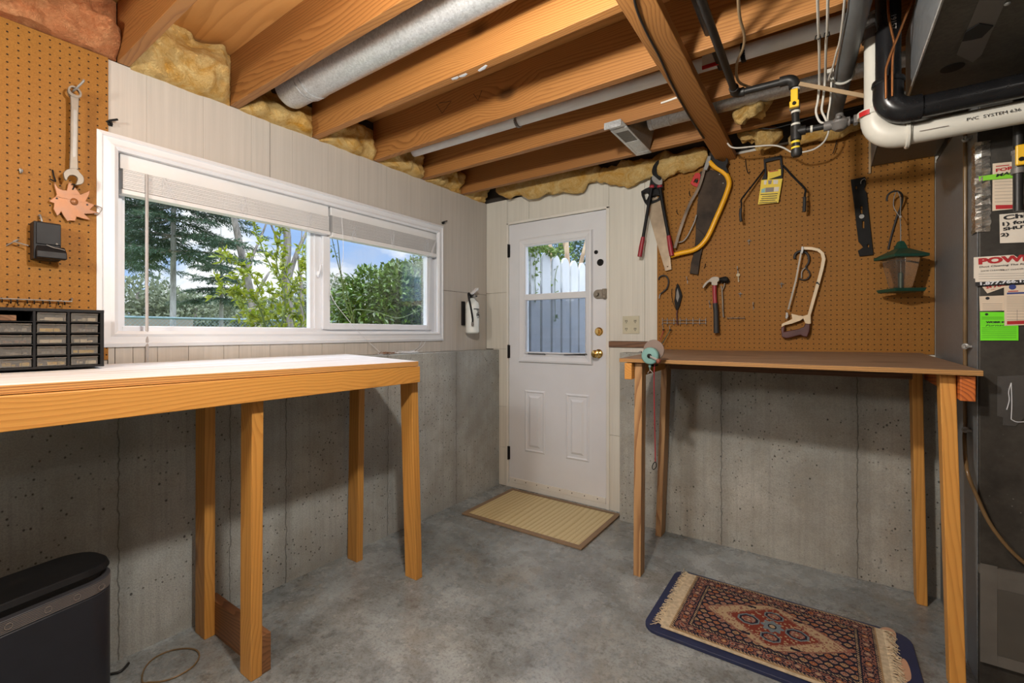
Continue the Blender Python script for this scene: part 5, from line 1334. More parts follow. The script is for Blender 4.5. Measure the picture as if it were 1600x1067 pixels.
# key on hook
t = hang('key', 'small brass-coloured key hanging on a peg right of the hammers', 'key', T3, (1020,200), -.02)
b = MB(); c = pz(T3, [(1020,210)], -.022)[0]; b.lathe(tuple(c), (0,-1,0), [(.004,0),(.0098,0),(.0098,.0018),(.004,.0018)], 18); e = pz(T3, [(1020,232),(1024,288)], -.0228)
b.bar(e[0], e[1], .005, .0016, (0,1,0)); b.box(e[1].x+.0015,-.0236,e[1].z+.004,e[1].x+.005,-.0222,e[1].z+.008)
b.build('blank', M['brass_dull'], t); peg(T3, (1017,150), 'silver peg hook holding the key')
# hacksaw
t = hang('hacksaw', 'cream framed hacksaw with a dark maroon handle, blade side left', 'hacksaw', T4, (400,400), -.04)
FR = [(345,96),(430,98),(505,115),(552,158),(566,215),(548,310),(505,470),(462,620),(418,775),(388,765),(432,600),(474,450),(514,295),(527,215),(514,165),(480,140),(425,128),(345,124)]
plate('frame', T4, FR, -.044, .012, M['cream'], t, bevel=.002)
plate('handle_mount', T4, [(228,752),(300,770),(345,776),(390,762),(418,748),(421,848),(398,856),(366,848),(345,800),(320,820),(232,852),(165,866),(130,888),(136,852),(180,832),(236,806)], -.046, .018, M['cream'], t, bevel=.002)
plate('handle', T4, [(126,888),(165,872),(160,930),(240,914),(300,902),(350,882),(366,848),(415,855),(408,925),(386,982),(345,978),(318,964),(282,972),(232,986),(180,996),(134,984)], -.049, .024, M['maroon'], t, bevel=.004)
c = pz(T4, [(325,150),(270,430),(195,712)], -.050); Q = smooth_path(c, 6); b = MB()
for i in range(len(Q)-1): pass
b = MB(); P = pz(T4, [(318,142),(334,150),(281,430),(208,712),(190,712),(263,430)], -.050); b.prism(P, (0,.0012,0)); b.build('blade', M['tool_steel'], t)
for pts in ([(326,96),(345,92),(352,122),(338,165),(322,160)], [(175,742),(196,742),(200,780),(186,806),(170,798)]): plate('blade_pin', T4, pts, -.052, .014, M['steel'], t, bevel=.0015)
plate('frame_joint', T4, [(470,446),(486,438),(506,466),(500,474),(484,458),(472,462)], -.0452, .0004, M['ink'], t, bevel=0)
t = hang('double_hook', 'black coated double-loop hook hanging behind the hacksaw', 'hook', T4, (340,200), -.02)
rod('hook_wire', T4, [(260,215),(268,170),(310,142),(365,150),(398,190),(398,250),(370,300),(402,340),(410,378),(385,412),(340,422),(300,405)], -.022, [.0062,.0066,.0066,.0066,.006,.005,.0042,.0036,.0036,.0036,.0036,.003], M['black_soft'], t)
rod('bare_tip', T4, [(368,302),(340,328),(330,355),(330,402)], -.022, .0032, M['steel'], t)
# mower blade
t = hang('mower_blade', 'long dark flat mower blade hung vertically left of the bird feeder', 'mower blade', T5, (110,120), -.015)
slot = lambda x, y, w, h: [(x-w,y-h),(x+w,y-h),(x+w,y+h),(x-w,y+h)]
plate('bar', T5, [(44,100),(155,78),(160,130),(148,172),(166,200),(176,300),(196,480),(217,670),(112,682),(100,640),(140,612),(104,570),(88,450),(72,300)], -.020, .006, M['dark_steel'], t, holes=[slot(126,328,8,28), slot(140,440,8,27), slot(86,160,6,12), slot(178,602,7,11)], bevel=.001)
c = pz(T5, [(128,380)], -.0205)[0]; MB().lathe(tuple(c), (0,-1,0), [(.006,0),(.0105,.0005),(.0105,.003),(.006,.003),(.006,.0005)], 18).build('centre_bushing', M['steel'], t, 0, 40)
rod('hook_clip', T5, [(122,132),(126,108),(150,94),(158,104)], [-.021,-.03,-.036,-.030], .0022, M['steel'], t)
# bird feeder
hk = hang('crook_hook', 'black crook-shaped hook on the pegboard carrying the bird feeder', 'hook', T5, (400,190), -.05)
rod('hook_wire', T5, [(318,262),(325,222),(355,194),(395,188),(430,208),(436,255),(420,320),(398,372),(366,480),(340,580),(330,630)], [-.11,-.11,-.105,-.10,-.08,-.05,-.03,-.02,-.015,-.012,-.012], .0042, M['black_soft'], hk)
fd = hang('bird_feeder', 'green bird feeder with a clear hopper hanging near the furnace', 'bird feeder', T5, (420,900), -.125)
YF = -.128
cen = lambda v: ony(YF, 1405.5, 260+v/4.853)
zr0, zr1, zt0, zt1 = cen(700).z, cen(645).z, cen(955).z, cen(930).z
cx = cen(800).x+.004
hs = .072; th = math.radians(27)
def sq(h, z, cx=cx, cy=YF, tw=th): return [(cx+h*math.sqrt(2)*math.cos(tw+PI/4+k*PI/2), cy+h*math.sqrt(2)*math.sin(tw+PI/4+k*PI/2), z) for k in range(4)]
def loft(loops):
    n = len(loops[0]); v = [p for l in loops for p in l]; f = []
    for i in range(len(loops)-1):
        for k in range(n): f.append((i*n+k, i*n+(k+1)%n, (i+1)*n+(k+1)%n, (i+1)*n+k))
    f += [tuple(reversed(range(n))), tuple((len(loops)-1)*n+k for k in range(n))]
    return MB().add(v, f)
zc = cen(622).z; za = cen(568).z
loft([sq(hs,zr0), sq(hs+.001,zr0+.012), sq(.020,zc-.002)]).build('roof', M['green_feeder'], fd, .002)
loft([sq(.019,zc-.004), sq(.017,zc+.008), sq(.009,za)]).build('roof_cap', M['green_feeder'], fd, .002)
loft([sq(.060,zt0), sq(.066,zt1)]).build('tray', M['green_feeder'], fd, .002)
loft([sq(.050,zr0-.001), sq(.046,zr0-.04), sq(.032,zt1+.012), sq(.028,zt1+.002)]).build('hopper', M['clear'], fd, .004)
b = MB().tube([(cx,YF,zt1-.001),(cx,YF,cen(820).z)], .010, 14).ball((cx,YF,cen(818).z), .010, 12, 6); b.build('centre_post', plain('grey_green_post', (.12,.17,.13), .5), fd, 0, 40)
w = [cen(570)]+[cen(378)]
MB().tube([(cx,YF,cen(815).z),(cx,YF,cen(470).z),(cx-.001,YF+.01,cen(380).z)], .0020, 6).build('cable', M['steel'], fd)
top = pz(T5, [(395,190)], -.10)[0]
for s in (-1, 1): MB().tube(smooth_path([(cx-.001,YF+.01,cen(384).z),(top.x+s*.012,-.112,cen(300).z),(top.x+s*.011,-.106,cen(225).z),(top.x+s*.002,-.10,top.z+.002)], 5), .0017, 6).build('cable_loop', M['steel'], fd)
MB().box(cx-.005,YF+.005,cen(388).z,cx+.004,YF+.014,cen(372).z).build('ferrule', M['steel'], fd, .001)

# reel clamped to the bench end
t = thing('hand_reel', 'teal hand-cranked reel with a red cord clamped to the corner of the brown workbench', 'reel', tuple(ony(-.86,1016,556)))
c = ony(-.865,1020.5,547); MB().lathe((c.x,-.852,c.z), (0,-1,0), [(.046,0),(.047,.003),(.046,.006),(.012,.007)], 28).build('back_disc', M['reel_brown'], t, 0, 40)
c = ony(-.885,1015.5,556); MB().lathe((c.x,-.862,c.z), (0,-1,0), [(.012,-.003),(.012,0),(.036,.001),(.038,.005),(.038,.024),(.034,.028),(.010,.029),(.009,.034),(0,.034)], 28).build('drum', M['teal'], t, 0, 40)
MB().lathe((c.x,-.890,c.z), (0,-1,0), [(.010,0),(.010,.006),(.005,.008),(.005,.016),(0,.017)], 14).build('hub', M['dark_steel'], t, 0, 40)
k = ony(-.905,1029.5,564); MB().bar((c.x,-.897,c.z), (k.x,-.899,k.z), .009, .003, (0,1,0)).build('crank_arm', M['steel'], t, .001)
MB().lathe((k.x,-.899,k.z), (0,-1,0), [(.004,0),(.010,.003),(.011,.012),(.007,.020),(0,.021)], 14).build('crank_knob', M['knob_red'], t, 0, 40)
q = ony(-.86,1001,550); MB().lathe((q.x,-.858,q.z), (0,-1,0), [(.006,0),(.0065,.008),(.003,.012),(0,.012)], 10).build('wing_nut', M['steel'], t, 0, 40)
s0 = ony(-.872,1015.5,570); s1 = ony(-.872,1016,575); 
MB().lathe((s0.x,-.872,s0.z), (0,0,-1), [(.006,0),(.0065,.006),(.005,.012),(.002,.013),(.002,.022)], 12).build('swivel', M['teal'], t, 0, 40)
r = [ony(-.872,u,v) for u,v in ((1016,578),(1012,583),(1013,585),(1020,585),(1020.5,583),(1016,578))]; MB().tube(r, .0016, 6).build('ring', M['steel'], t)
MB().box(c.x-.012,-.862,1.05,c.x+.012,-.80,1.056).box(c.x-.012,-.862,1.05,c.x+.012,-.852,1.10).box(c.x-.012,-.862,1.0795,c.x+.012,-.81,1.086).build('clamp', M['dark_steel'], t, .001)
MB().tube(smooth_path([ony(-.868,1024,560)]+[ony(-.862,u,v) for u,v in ((1022,585),(1022.5,640),(1023.5,690),(1024,721))], 6), .0024, 7).build('red_cord', M['red'], t)
cb_ = [ony(-.862,u,v) for u,v in ((1024,722),(1021,724),(1019,730),(1021,733.5),(1025,730),(1025.5,725))]; MB().tube(smooth_path(cb_, 4, True), .0019, 6, closed=True).build('snap_hook', M['dark_steel'], t)

# ------------------------------------------------------------------ left pegboard hangings
L1 = (0,100,5.337); L2 = (0,260,4.444)
def px_(reg, pts, x): return [onx(x, u, v) for u, v in zq(*reg, pts)]
def platex(name, reg, pts, x, th, mat, par, holes=(), bevel=.001, rnd=0):
    P = px_(reg, pts, x); H = [px_(reg, h, x) for h in holes]
    if rnd: P = smooth_path(P, rnd, True); H = [smooth_path(h, rnd, True) for h in H]
    return MB().prism(P, (-th,0,0), H).build(name, mat, par, bevel)
t = thing('combination_wrench', 'big steel combination wrench hanging on the left pegboard', 'wrench', tuple(px_(L1, [(630,500)], .05)[0]))
platex('ring_end', L1, [(566,215),(575,188),(605,178),(645,195),(672,222),(683,250),(676,275),(650,282),(615,272),(588,258),(572,240)], .056, .013, M['tool_steel'], t, holes=[[(584,212),(592,196),(612,194),(642,210),(664,236),(664,254),(648,260),(618,250),(596,236)]], bevel=.002, rnd=3)
platex('shank', L1, [(588,252),(660,274),(655,420),(652,600),(650,780),(655,868),(640,900),(578,890),(582,850),(588,700),(590,500),(592,350)], .054, .010, M['tool_steel'], t, bevel=.002)
platex('groove', L1, [(612,392),(628,385),(640,398),(638,560),(632,760),(618,772),(606,760),(612,560)], .0548, .001, M['steel'], t, bevel=0, rnd=2)
platex('open_jaw', L1, [(578,872),(640,872),(668,905),(695,935),(703,968),(690,998),(645,1008),(634,1000),(648,965),(640,940),(612,926),(582,930),(566,950),(556,972),(538,950),(530,910),(548,885)], .056, .013, M['tool_steel'], t, bevel=.002, rnd=2)
o = MB().tube(smooth_path(px_(L1, [(580,262)], .010)+px_(L1, [(600,235)], .035)+px_(L1, [(640,200)], .07)+px_(L1, [(690,150),(698,132)], .085), 5), .0035, 8).build('peg_hook', M['steel'], None, 0, 50); tag(o, 'steel hook carrying the wrench on the left pegboard', 'peg hook', 'left pegboard hooks')
t = thing('sun_ornament', 'copper sun-shaped ornament with jagged rays, below the wrench', 'ornament', tuple(px_(L2, [(480,250)], .02)[0]))
platex('disc', L2, [(375,100),(405,150),(432,162),(462,165),(475,110),(500,118),(528,150),(560,192),(600,178),(628,160),(622,195),(598,240),(630,255),(660,266),(640,288),(628,300),(660,312),(690,322),(650,328),(588,330),(612,352),(634,374),(580,364),(535,350),(526,378),(485,376),(468,382),(445,350),(425,315),(412,335),(398,346),(382,318),(370,295),(376,255),(355,248),(335,240),(362,222),(385,208),(392,195),(386,165),(376,135)], .024, .004, M['copper_sun'], t, bevel=.0015)
c = px_(L2, [(515,245)], .024)[0]; MB().ball((c.x+.001,c.y,c.z), .011, 14, 8, .6, 1, 1.15).build('nose', M['copper_sun'], t, 0, 60)
for pt in ((395,222),(606,266)):
    c = px_(L2, [pt], .0243)[0]; MB().lathe(tuple(c), (1,0,0), [(.0032,0),(.0032,.0006),(0,.0006)], 10).build('eye_hole', M['ink'], t)
MB().tube(smooth_path(px_(L2, [(505,160)], .026)+px_(L2, [(520,130)], .034)+px_(L2, [(500,122)], .030), 4), .0022, 6).build('hanger_wire', M['dark_steel'], t)
o = MB().tube(smooth_path(px_(L2, [(365,25)], .008)+px_(L2, [(372,60)], .016)+px_(L2, [(385,105)], .020)+px_(L2, [(345,85)], .018), 4), .0024, 7).build('peg_hook', M['dark_steel'], None, 0, 50); tag(o, 'dark hook at the top left ray of the copper sun', 'peg hook', 'left pegboard hooks')
o = MB().tube(smooth_path(px_(L2, [(660,270)], .012)+px_(L2, [(706,290)], .030)+px_(L2, [(690,325),(655,330)], .028), 4), .0016, 7).build('peg_hook', M['steel'], None, 0, 50); tag(o, 'silver wire hook at the right rays of the copper sun', 'peg hook', 'left pegboard hooks')
# black holder
t = thing('black_holder', 'black box holder with a slanted lip hanging on the left pegboard', 'holder', (.04,-2.53,1.51))
ya, yb, z0, z1 = -2.564, -2.497, 1.452, 1.580
b = MB().box(.0075,ya,z0,.064,yb,z1); b.build('case', M['black'], t, .003)
b = MB().box(.0642,ya+.006,z0+.052,.0690,yb-.001,z1-.004); b.build('front_flap', M['black'], t, .0015)
b = MB().hexa([(.064,ya+.006,z0+.002),(.086,ya+.004,z0+.004),(.086,yb+.012,z0+.004),(.064,yb+.010,z0+.002),(.064,ya+.006,z0+.048),(.083,ya+.004,z0+.026),(.083,yb+.012,z0+.026),(.064,yb+.010,z0+.048)]); b.build('lip', M['black'], t, .003)
b = MB().tube(smooth_path([(.070,ya+.030,z0+.05),(.078,ya+.045,z0+.042),(.080,yb-.008,z0+.040),(.084,yb+.006,z0+.036)], 4), .0014, 6).ball((.071,yb-.012,z0+.056), .0035, 8, 6); b.build('latch_wire', M['steel'], t)
b = MB(); c = Vector((.03,(ya+yb)/2-.012,z1)); b.lathe((c.x,c.y,c.z-.004), (0,0,1), [(.016,0),(.016,.006),(.0,.012)], 14); b.build('top_lug', M['black'], t, 0, 40)
o = MB().tube(smooth_path([(.008,c.y,c.z+.028),(.022,c.y,c.z+.030),(.030,c.y+.002,c.z+.018),(.032,c.y+.004,c.z+.002)], 4), .0026, 7).build('peg_hook', M['steel'], None, 0, 50); tag(o, 'silver hook above the black box holder', 'peg hook', 'left pegboard hooks')
o = MB().tube(px_(L2, [(45,550)], .008)+px_(L2, [(100,522)], .030)+px_(L2, [(198,550)], .040), .0022, 7).tube(px_(L2, [(95,522)], .008)+px_(L2, [(128,508)], .014), .003, 7).build('peg_hook', M['steel'], None, 0, 50); tag(o, 'long silver hook left of the black box holder', 'peg hook', 'left pegboard hooks')
for lbl, pts in (('short silver peg left of the wrench', [(140,15),(146,48)]),):
    c = px_(L2, pts, .012); o = MB().tube([c[0], c[1]], .003, 7).tube([c[1]+Vector((-.005,0,.006)), c[1]+Vector((.016,0,.002)), c[1]+Vector((.018,0,.010))], .0024, 7).build('peg_hook', M['steel'], None, 0, 50); tag(o, lbl, 'peg hook', 'left pegboard hooks')
t = thing('tool_rack', 'long silver wire rack with hooks just above the parts cabinet', 'wire rack', tuple(px_(L2, [(250,930)], .02)[0]), 'wire tool racks')
e = px_(L2, [(-120,912),(500,938)], .022)
MB().tube([e[0], e[1], e[1]+Vector((0,0,.010)), e[1]+Vector((-.014,0,.012))], .0022, 7).build('rail', M['steel'], t, 0, 50)
for u, v in ((-40,916),(15,922),(75,930),(122,932),(190,932),(238,934),(298,936),(345,938),(405,942),(448,942)):
    c = px_(L2, [(u, v)], .022)[0]; MB().tube(smooth_path([c+Vector((-.013,0,.006)), c, c+Vector((.012,-.002,-.010)), c+Vector((.020,-.002,-.004))], 4), .0018, 6).build('hook', M['dark_steel'], t, 0, 50)
# ------------------------------------------------------------------ outside
struct(MB().box(-60,-45,-.4,-.19,.2,.86).build('ground', M['ground']))
struct(MB().box(-60,.2,-.4,.02,60,.86).build('ground_behind_fence', M['ground']))
struct(MB().box(.02,.16,-.4,4.5,60,-.03).build('ground_patio', M['conc_plain']))
def leafq(mb, p, d, up, L, W, fold=.25):
    """one folded leaf: base at p, pointing along d"""
    d = d.normalized(); s = d.cross(up); s = s.normalized() if s.length > 1e-4 else d.orthogonal().normalized(); n = s.cross(d)
    m = p+d*(L*.45); o = len(mb.v)
    mb.v += [tuple(p), tuple(m+s*W*.5+n*fold*W), tuple(p+d*L), tuple(m-s*W*.5+n*fold*W)]
    mb.f += [(o,o+1,o+2),(o,o+2,o+3)]; mb.mi += [0,0]
def rv(r, k=1.0): return Vector((r.gauss(0,k), r.gauss(0,k), r.gauss(0,k)))
def fbuild(mb, name, mat, par):
    me = bpy.data.meshes.new(name); off = parent_world(par)
    me.from_pydata([(x-off.x,y-off.y,z-off.z) for x,y,z in mb.v], [], mb.f); me.materials.append(mat)
    o = bpy.data.objects.new(name, me); COL.objects.link(o); o.parent = par; o['kind'] = 'stuff'; return o
UP = Vector((0,0,1))
def spruce(name, label, base, h, r0, z0, Rb, seed, group=None, lev=.26, per=6, dens=1.0, twist=0.0):
    r = random.Random(seed); base = Vector(base); t = thing(name, label, 'tree', tuple(base), group)
    MB().tube([base, base+Vector((.02,.01,h*.5)), base+Vector((0,0,h))], [r0,r0*.65,.01], 12).build('trunk', M['bark_pale'], t, 0, 60)
    wood_ = MB(); nd = MB(); z = z0
    while z < h-.3:
        Lm = Rb*(1-(z-z0*.4)/(h*1.05))
        for k in range(per):
            a = 2*PI*(k+r.random())/per+z*1.7; L = Lm*r.uniform(.65,1.1)
            d = Vector((math.cos(a), math.sin(a), 0)); pts = []
            for i in range(8):
                s = i/7; pts.append(base+Vector((0,0,z))+d*(L*s)+UP*(-.35*L*s*s*.7+.10*L*s*s*s-.02*L+.05*r.gauss(0,1)*s*.3))
            wood_.tube(pts, [.016*(1-.85*i/7)+.003 for i in range(8)], 5)
            n = int(20*L*dens)+4
            for q in range(n):
                s = .12+.88*(q+r.random())/n; f = s*7; i = min(int(f), 6); p = pts[i].lerp(pts[i+1], f-i)
                side = d.cross(UP)
                for sg in (-1, 1):
                    tl = (.34*(1-s)+.12)*min(1.1, L)*r.uniform(.6,1.2); td = (d*.75+side*sg*r.uniform(.5,1.0)+UP*r.uniform(-.55,.05)).normalized()
                    m = max(2, int(tl/.045))
                    for w in range(m):
                        pp = p+td*(tl*w/m)+UP*(-.10*tl*(w/m)**2)
                        for e in range(2):
                            leafq(nd, pp, td+rv(r,.38), UP+rv(r,.4), r.uniform(.06,.11), .022, .2)
        z += lev*r.uniform(.8,1.2)
    wood_.build('branches', M['bark'], t); fbuild(nd, 'foliage', M['spruce'], t); return t
b0 = onx(-8.0, 270, 520); spruce('spruce_tree', 'tall dark green spruce with a pale trunk beyond the left of the window', (b0.x,b0.y,.86), 7.4, .055, 1.95, 2.6, 3, 'conifers outside the window', dens=1.0)
b0 = onx(-13, 176, 520); spruce('spruce_tree', 'bluish spruce at the far left edge of the window view', (b0.x,b0.y,.86), 7.5, .10, 2.3, 2.6, 5, 'conifers outside the window', dens=.8)
b0 = onx(-10.5, 345, 520); spruce('spruce_tree', 'small blue-green spruce right of the tall spruce trunk', (b0.x,b0.y,.86), 3.1, .06, 1.25, 1.3, 8, 'conifers outside the window', dens=1.1)

def tree(name, label, trunk, r, crown, mat, seed, n, L, group=None, cat='tree', bmat='bark', limbs=()):
    """trunk path, ellipsoid crown lobes [(centre, (rx,ry,rz))], n leaves"""
    rr = random.Random(seed); t = thing(name, label, cat, tuple(trunk[0]), group)
    if r: 
        b = MB().tube(smooth_path(trunk, 4), [r*(1-.55*i/(4*(len(trunk)-1))) for i in range(4*(len(trunk)-1)+1)], 12)
        b.build('trunk', M[bmat], t, 0, 60)
        for l in limbs:
            m = 4*(len(l[0])-1)+1; MB().tube(smooth_path(l[0], 4), [l[1]*(1-.7*i/m) for i in range(m)], 9).build('limb', M[bmat], t, 0, 60)
    if crown:
        lf = MB(); tot = sum(c[1][0]*c[1][1]*c[1][2] for c in crown)
        for c, s in crown:
            k = int(n*s[0]*s[1]*s[2]/tot); c = Vector(c)
            for _ in range(k):
                u = rv(rr).normalized(); q = rr.random()**.22
                lump = 1+.28*noise.noise(Vector((u.x*2.3+seed, u.y*2.3, u.z*2.3)))+.14*noise.noise(Vector((u.x*6, u.y*6+seed, u.z*6)))
                p = c+Vector((u.x*s[0], u.y*s[1], u.z*s[2]))*q*lump
                leafq(lf, p, u*.7+rv(rr,.6)+Vector((0,0,-.15)), UP+rv(rr,.6), L*rr.uniform(.7,1.3), L*.5, .18)
        fbuild(lf, 'foliage', M[mat], t)
    return t
# far greenery behind the chain link
rr = random.Random(17)
far = [(215,-22,2.6),(262,-24,2.0),(305,-21,1.9),(340,-26,2.4),(385,-24,1.8),(425,-22,2.0),(462,-25,2.3),(510,-24,4.2),(548,-22,3.6),(590,-25,4.0),(640,-23,4.3),(680,-26,4.5)]
fl = ['far left','second','third','fourth','fifth','sixth','seventh','eighth','ninth','tenth','eleventh','twelfth']
for k, (u, x, h) in enumerate(far):
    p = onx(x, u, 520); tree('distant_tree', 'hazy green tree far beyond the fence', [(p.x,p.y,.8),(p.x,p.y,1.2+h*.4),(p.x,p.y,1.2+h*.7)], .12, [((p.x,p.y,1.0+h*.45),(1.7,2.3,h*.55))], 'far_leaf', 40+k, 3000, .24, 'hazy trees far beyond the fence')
# bare leaning trunks
def T(x, pts): return [onx(x, u, v) for u, v in pts]
tree('bare_tree', 'leaning bare grey trunk seen in the middle of the window', T(-6.5, [(412,560),(400,500),(385,430),(372,370),(362,320),(352,240)]), .085, [], 'mid_leaf', 1, 0, .1, 'bare trees outside the window', limbs=[(T(-6.5, [(385,430),(397,395),(412,360),(430,310)]), .03),(T(-6.5,[(395,470),(412,440),(421,425)]), .04)])
tree('bare_tree', 'twin-stemmed bare grey tree left of the window latch', T(-7.2, [(455,560),(452,500),(447,430),(449,370),(440,300),(436,220)]), .11, [], 'mid_leaf', 2, 0, .1, 'bare trees outside the window', limbs=[(T(-7.2,[(450,440),(462,400),(478,365),(500,320)]), .06),(T(-7.2,[(449,400),(432,370),(420,340),(412,300)]), .03),(T(-7.2,[(470,560),(472,470),(466,400)]), .06),(T(-7.2,[(462,400),(470,380),(472,350)]), .02)])
# spring shrub close to the glass
t = thing('leafy_shrub', 'young yellow-green leafy shrub close outside the wide window pane', 'shrub', tuple(onx(-1.3, 430, 520)))
rr = random.Random(21); lf = MB(); st = MB()
stems = [[(470,545),(446,460),(415,400),(396,350),(388,320)],[(430,545),(446,470),(432,410),(438,360),(430,330)],[(490,540),(470,470),(448,430),(440,400)],[(404,545),(412,480),(394,430),(370,408),(345,402)],[(424,545),(404,478),(374,458),(345,450)],[(500,520),(480,440),(478,380),(492,340)],[(450,540),(428,490),(400,495),(372,470)],[(462,545),(470,500),(440,480),(418,448)],[(440,545),(420,500),(402,505),(385,490)],[(446,470),(462,440),(476,405)],[(412,480),(392,462),(366,430)]]
for s in stems:
    x0 = -1.3+rr.uniform(-.35,.3); P = smooth_path([onx(x0+rr.uniform(-.05,.05), u, v) for u, v in s], 7); P = [Vector((P[0].x, P[0].y, .855))]+P
    st.tube(P, [.007*(1-.75*i/len(P)) for i in range(len(P))], 6)
    for i, p in enumerate(P[3:]):
        d = (P[min(i+4,len(P)-1)]-P[i+2]).normalized()
        for _ in range(5 if i % 2 else 3):
            q = p+rv(rr,.012); leafq(lf, q, d*.6+rv(rr,.8), UP+rv(rr,.5), rr.uniform(.038,.072), rr.uniform(.02,.032), .2)
        if i % 3 == 0:
            tw = (d+rv(rr,.9)).normalized(); L = rr.uniform(.05,.13); st.tube([p, p+tw*L], .0018, 4)
            for w in range(9):
                leafq(lf, p+tw*(L*(.3+.8*rr.random())), tw+rv(rr,.8), UP+rv(rr,.5), rr.uniform(.034,.06), .026, .2)
st.build('stems', M['stem'], t); fbuild(lf, 'foliage', M['spring'], t)
# laurels filling the right pane
p = onx(-3.4, 606, 480); tree('bush', 'big glossy dark green bush filling the narrow window pane', [(p.x,p.y,.86),(p.x,p.y,1.3),(p.x+.1,p.y+.1,1.9)], .05, [((p.x,p.y,1.62),(.75,.78,.66)),((p.x+.2,p.y+.35,1.85),(.6,.55,.52)),((p.x,p.y-.35,1.35),(.5,.45,.45)),((p.x-.1,p.y+.75,1.75),(.6,.6,.7))], 'laurel', 61, 11000, .095, 'bushes outside the narrow pane', 'bush')
p = onx(-4.6, 664, 480); tree('bush', 'second green bush behind the right edge of the narrow pane', [(p.x,p.y,.86),(p.x,p.y,1.6),(p.x,p.y,2.2)], .06, [((p.x,p.y,1.8),(.8,.9,.95))], 'laurel', 62, 4200, .09, 'bushes outside the narrow pane', 'bush')
t = thing('bare_canes', 'bare green canes arching up close outside the narrow pane', 'shrub', tuple(onx(-.7, 545, 520)))
b = MB()
for pts in ([(560,540),(548,480),(533,430),(524,395),(516,360)],[(566,540),(540,470),(532,420),(528,380),(521,350)],[(542,530),(551,492),(557,484),(585,487),(622,497),(650,487),(662,482)]):
    P = smooth_path(T(-.7, pts), 6); b.tube(P, [.0055*(1-.6*i/len(P)) for i in range(len(P))], 7)
b.build('canes', M['stem'], t)
rr = random.Random(9); lf = MB()
for u, v in ((519,385),(520,392),(524,401),(521,398),(545,492),(549,489)):
    q = onx(-.7, u, v)
    for _ in range(4): leafq(lf, q+rv(rr,.008), rv(rr), UP+rv(rr,.5), .028, .015)
fbuild(lf, 'buds', M['mid_leaf'], t)
# chain link fence
t = thing('chain_link_fence', 'low blue-grey chain link fence along the bottom of the window view', 'fence', (-7.5,-1,.86))
MB().tube([(-7.5,-9,1.475),(-7.5,12,1.475)], .022, 8).build('top_rail', M['fence_wire'], t, 0, 50)
for y in [-8+2.45*k for k in range(9)]: MB().tube([(-7.5,y,.8),(-7.5,y,1.52)], .028, 8).build('post', M['fence_wire'], t, 0, 50)
b = MB()
for k in range(330):
    y = -9+.065*k
    for s in (-1, 1): b.bar((-7.5+.004*s, y, .86), (-7.5+.004*s, y+s*.61, 1.47), .005, .004)
b.build('wire_mesh', M['fence_wire'], t)
p = onx(-18, 215, 520); b = MB().box(-18.5,p.y-2.2,.86,-16,p.y+1.0,1.7); o = b.build('garden_shed', M['drywall']); 
tag(o, 'low pale grey flat roof beyond the fence at the left of the window', 'shed')

# picket fence and greenery behind the door
t = thing('picket_fence', 'white picket fence running away outside the door window', 'fence', (.17,1.2,-.03))
for k in range(14):
    y = .10+.187*k; w = .076; pts = [(.16,y-w,.10),(.16,y+w,.10)]+[(.16,y+w*math.cos(a),1.85+.085*math.sin(a)) for a in [PI*i/10 for i in range(11)]]
    MB().prism(pts, (.02,0,0)).build('picket', M['fence_white'], t, .003)
for z in (.45, 1.55): MB().box(.115,-.0+.16,z,.158,2.9,z+.09).build('rail', M['fence_white'], t)
rr = random.Random(31)
def vine(name, label, pts, x, n, grp):
    t = thing(name, label, 'vine', tuple(onx(x, *pts[0])), grp); P = smooth_path([onx(x, u, v) for u, v in pts], 8); b = MB().tube(P, .003, 5); b.build('stem', M['stem'], t); lf = MB()
    for _ in range(n):
        p = rr.choice(P); leafq(lf, p+rv(rr,.018), rv(rr), UP+rv(rr,.6), rr.uniform(.03,.055), .028)
    fbuild(lf, 'foliage', M['mid_leaf'], t)
vine('ivy', 'leafy green vine spilling over the picket tops at the left of the door window', [(828,392),(836,388),(848,387),(858,392),(864,396)], .19, 150, 'vines on the picket fence')
vine('ivy', 'thin vine climbing the first gap of the picket fence', [(838,470),(836,440),(837,415),(833,395)], .19, 34, 'vines on the picket fence')
vine('ivy', 'thin vine sprig in a later gap of the picket fence', [(868,500),(867,460),(868,430),(872,415)], .19, 16, 'vines on the picket fence')
lf_t = tree('shrub', 'dark shrub standing just behind the picket fence', [(-.5,1.4,.8),(-.5,1.4,1.2),(-.5,1.5,1.7)], .03, [((-.45,1.0,1.30),(.32,.9,.62)),((-.5,2.3,1.35),(.36,.9,.62))], 'laurel', 71, 3600, .08, None, 'shrub')
def TY(y, pts): return [ony(y, u, v) for u, v in pts]
for k, (pts, r, lb) in enumerate((([(861,440),(860,395),(858,350),(857,300)], .05, 'left'), ([(888,440),(886,400),(885,360),(886,300)], .06, 'middle'), ([(904,440),(908,410),(918,370),(928,320)], .05, 'leaning right'))):
    tree('backyard_tree', 'brown tree trunk behind the picket fence, the %s one through the door glass' % lb, TY(5.0, pts), r, [], 'mid_leaf', 80+k, 0, .1, 'trunks behind the picket fence', bmat='bark_brown', limbs=[(TY(5.0, [(886,400),(880,375),(874,350)]), .035)] if k == 1 else ())
for k, (u, y, h, lb) in enumerate(((838,7,2.2,'left'),(872,8,3.0,'middle'),(905,8.5,3.2,'right'))):
    p = ony(y, u, 520); tree('evergreen_tree', 'leafy green tree behind the brown trunks, %s through the door glass' % lb, [(p.x,p.y,.8),(p.x,p.y,1.8),(p.x,p.y,2.4)], .08, [((p.x,p.y,1.7+h*.35),(1.0,1.0,h*.6))], 'mid_leaf' if k == 0 else 'spruce', 90+k, 2600, .13, 'evergreens behind the picket fence')
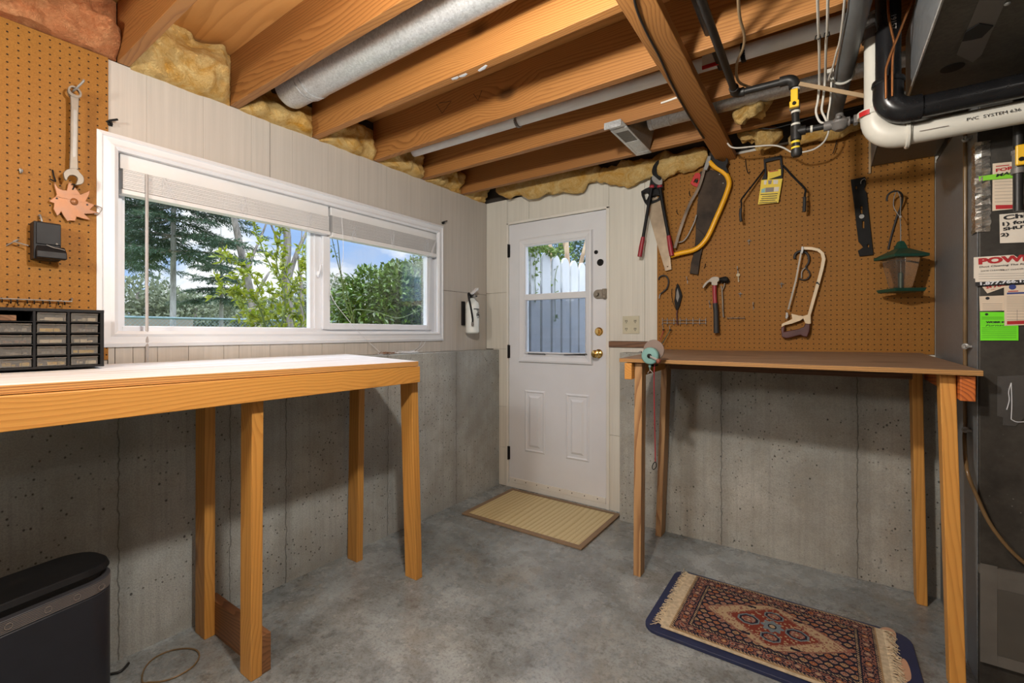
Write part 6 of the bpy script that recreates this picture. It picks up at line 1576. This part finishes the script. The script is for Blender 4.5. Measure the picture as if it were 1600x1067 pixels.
# ------------------------------------------------------------------ lettering becomes mesh
bpy.context.view_layer.update(); dg = bpy.context.evaluated_depsgraph_get()
for f in [o for o in COL.objects if o.type == 'FONT']:
    me = bpy.data.meshes.new_from_object(f.evaluated_get(dg)); nm_ = f.name
    o = bpy.data.objects.new('lettering', me); COL.objects.link(o)
    o.parent = f.parent; o.location = f.location; o.rotation_euler = f.rotation_euler; o.scale = f.scale
    bpy.data.objects.remove(f)
# ------------------------------------------------------------------ light
def lamp(name, loc, w, col, r=.06):
    l = bpy.data.lights.new(name, 'POINT'); l.energy = w; l.color = col; l.shadow_soft_size = r
    o = bpy.data.objects.new(name, l); COL.objects.link(o); o.location = loc
WARM = (1, .945, .865)
lamp('overhead_light', (1.74,-2.32,2.02), 84, WARM, .045)
lamp('fill_lamp', (1.0,-3.70,1.80), 54, (1, .955, .88), .10)  # added fill light behind the camera, to brighten joist undersides and the room
lamp('overhead_light', (3.6,-3.8,2.10), 16, WARM)  # added light for the right side of the room, no known bulb
s = bpy.data.lights.new('sun', 'SUN'); s.energy = 1.8; s.angle = .01; s.color = (1,.95,.86)
so = bpy.data.objects.new('sun', s); COL.objects.link(so)
so.rotation_euler = Vector((.40,-.45,.75)).to_track_quat('Z', 'Y').to_euler()
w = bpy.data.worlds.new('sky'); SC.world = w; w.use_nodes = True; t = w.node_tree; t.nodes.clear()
class GW(G):
    def __init__(s, t): s.t = t
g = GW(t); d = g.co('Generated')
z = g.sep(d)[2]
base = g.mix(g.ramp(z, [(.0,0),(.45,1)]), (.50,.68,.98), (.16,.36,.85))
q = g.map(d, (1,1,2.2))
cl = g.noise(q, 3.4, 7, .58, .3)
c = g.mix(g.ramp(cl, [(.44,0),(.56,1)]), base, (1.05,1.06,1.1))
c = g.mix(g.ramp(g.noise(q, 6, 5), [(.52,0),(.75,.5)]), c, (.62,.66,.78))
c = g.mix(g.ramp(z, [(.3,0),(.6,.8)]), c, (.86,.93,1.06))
hi = g.n('MapRange', {'Value': z, 'From Min': .30, 'From Max': .55, 'To Min': 1.0, 'To Max': 6.0}).outputs[0]  # extra brightness added to the sky above the view, lights the room indoors
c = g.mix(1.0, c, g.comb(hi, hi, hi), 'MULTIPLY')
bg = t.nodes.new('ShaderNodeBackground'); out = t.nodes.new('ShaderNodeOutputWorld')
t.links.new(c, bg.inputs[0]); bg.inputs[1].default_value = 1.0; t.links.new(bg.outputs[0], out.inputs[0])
vs = SC.view_settings; SC.display_settings.display_device = 'sRGB'
vs.view_transform = 'Standard'; vs.look = 'None'; vs.exposure = 0.12; vs.gamma = 1.0; vs.use_curve_mapping = False
SC.cycles.max_bounces = 10; SC.cycles.transparent_max_bounces = 16; SC.cycles.diffuse_bounces = 5
SC.cycles.sample_clamp_indirect = 6
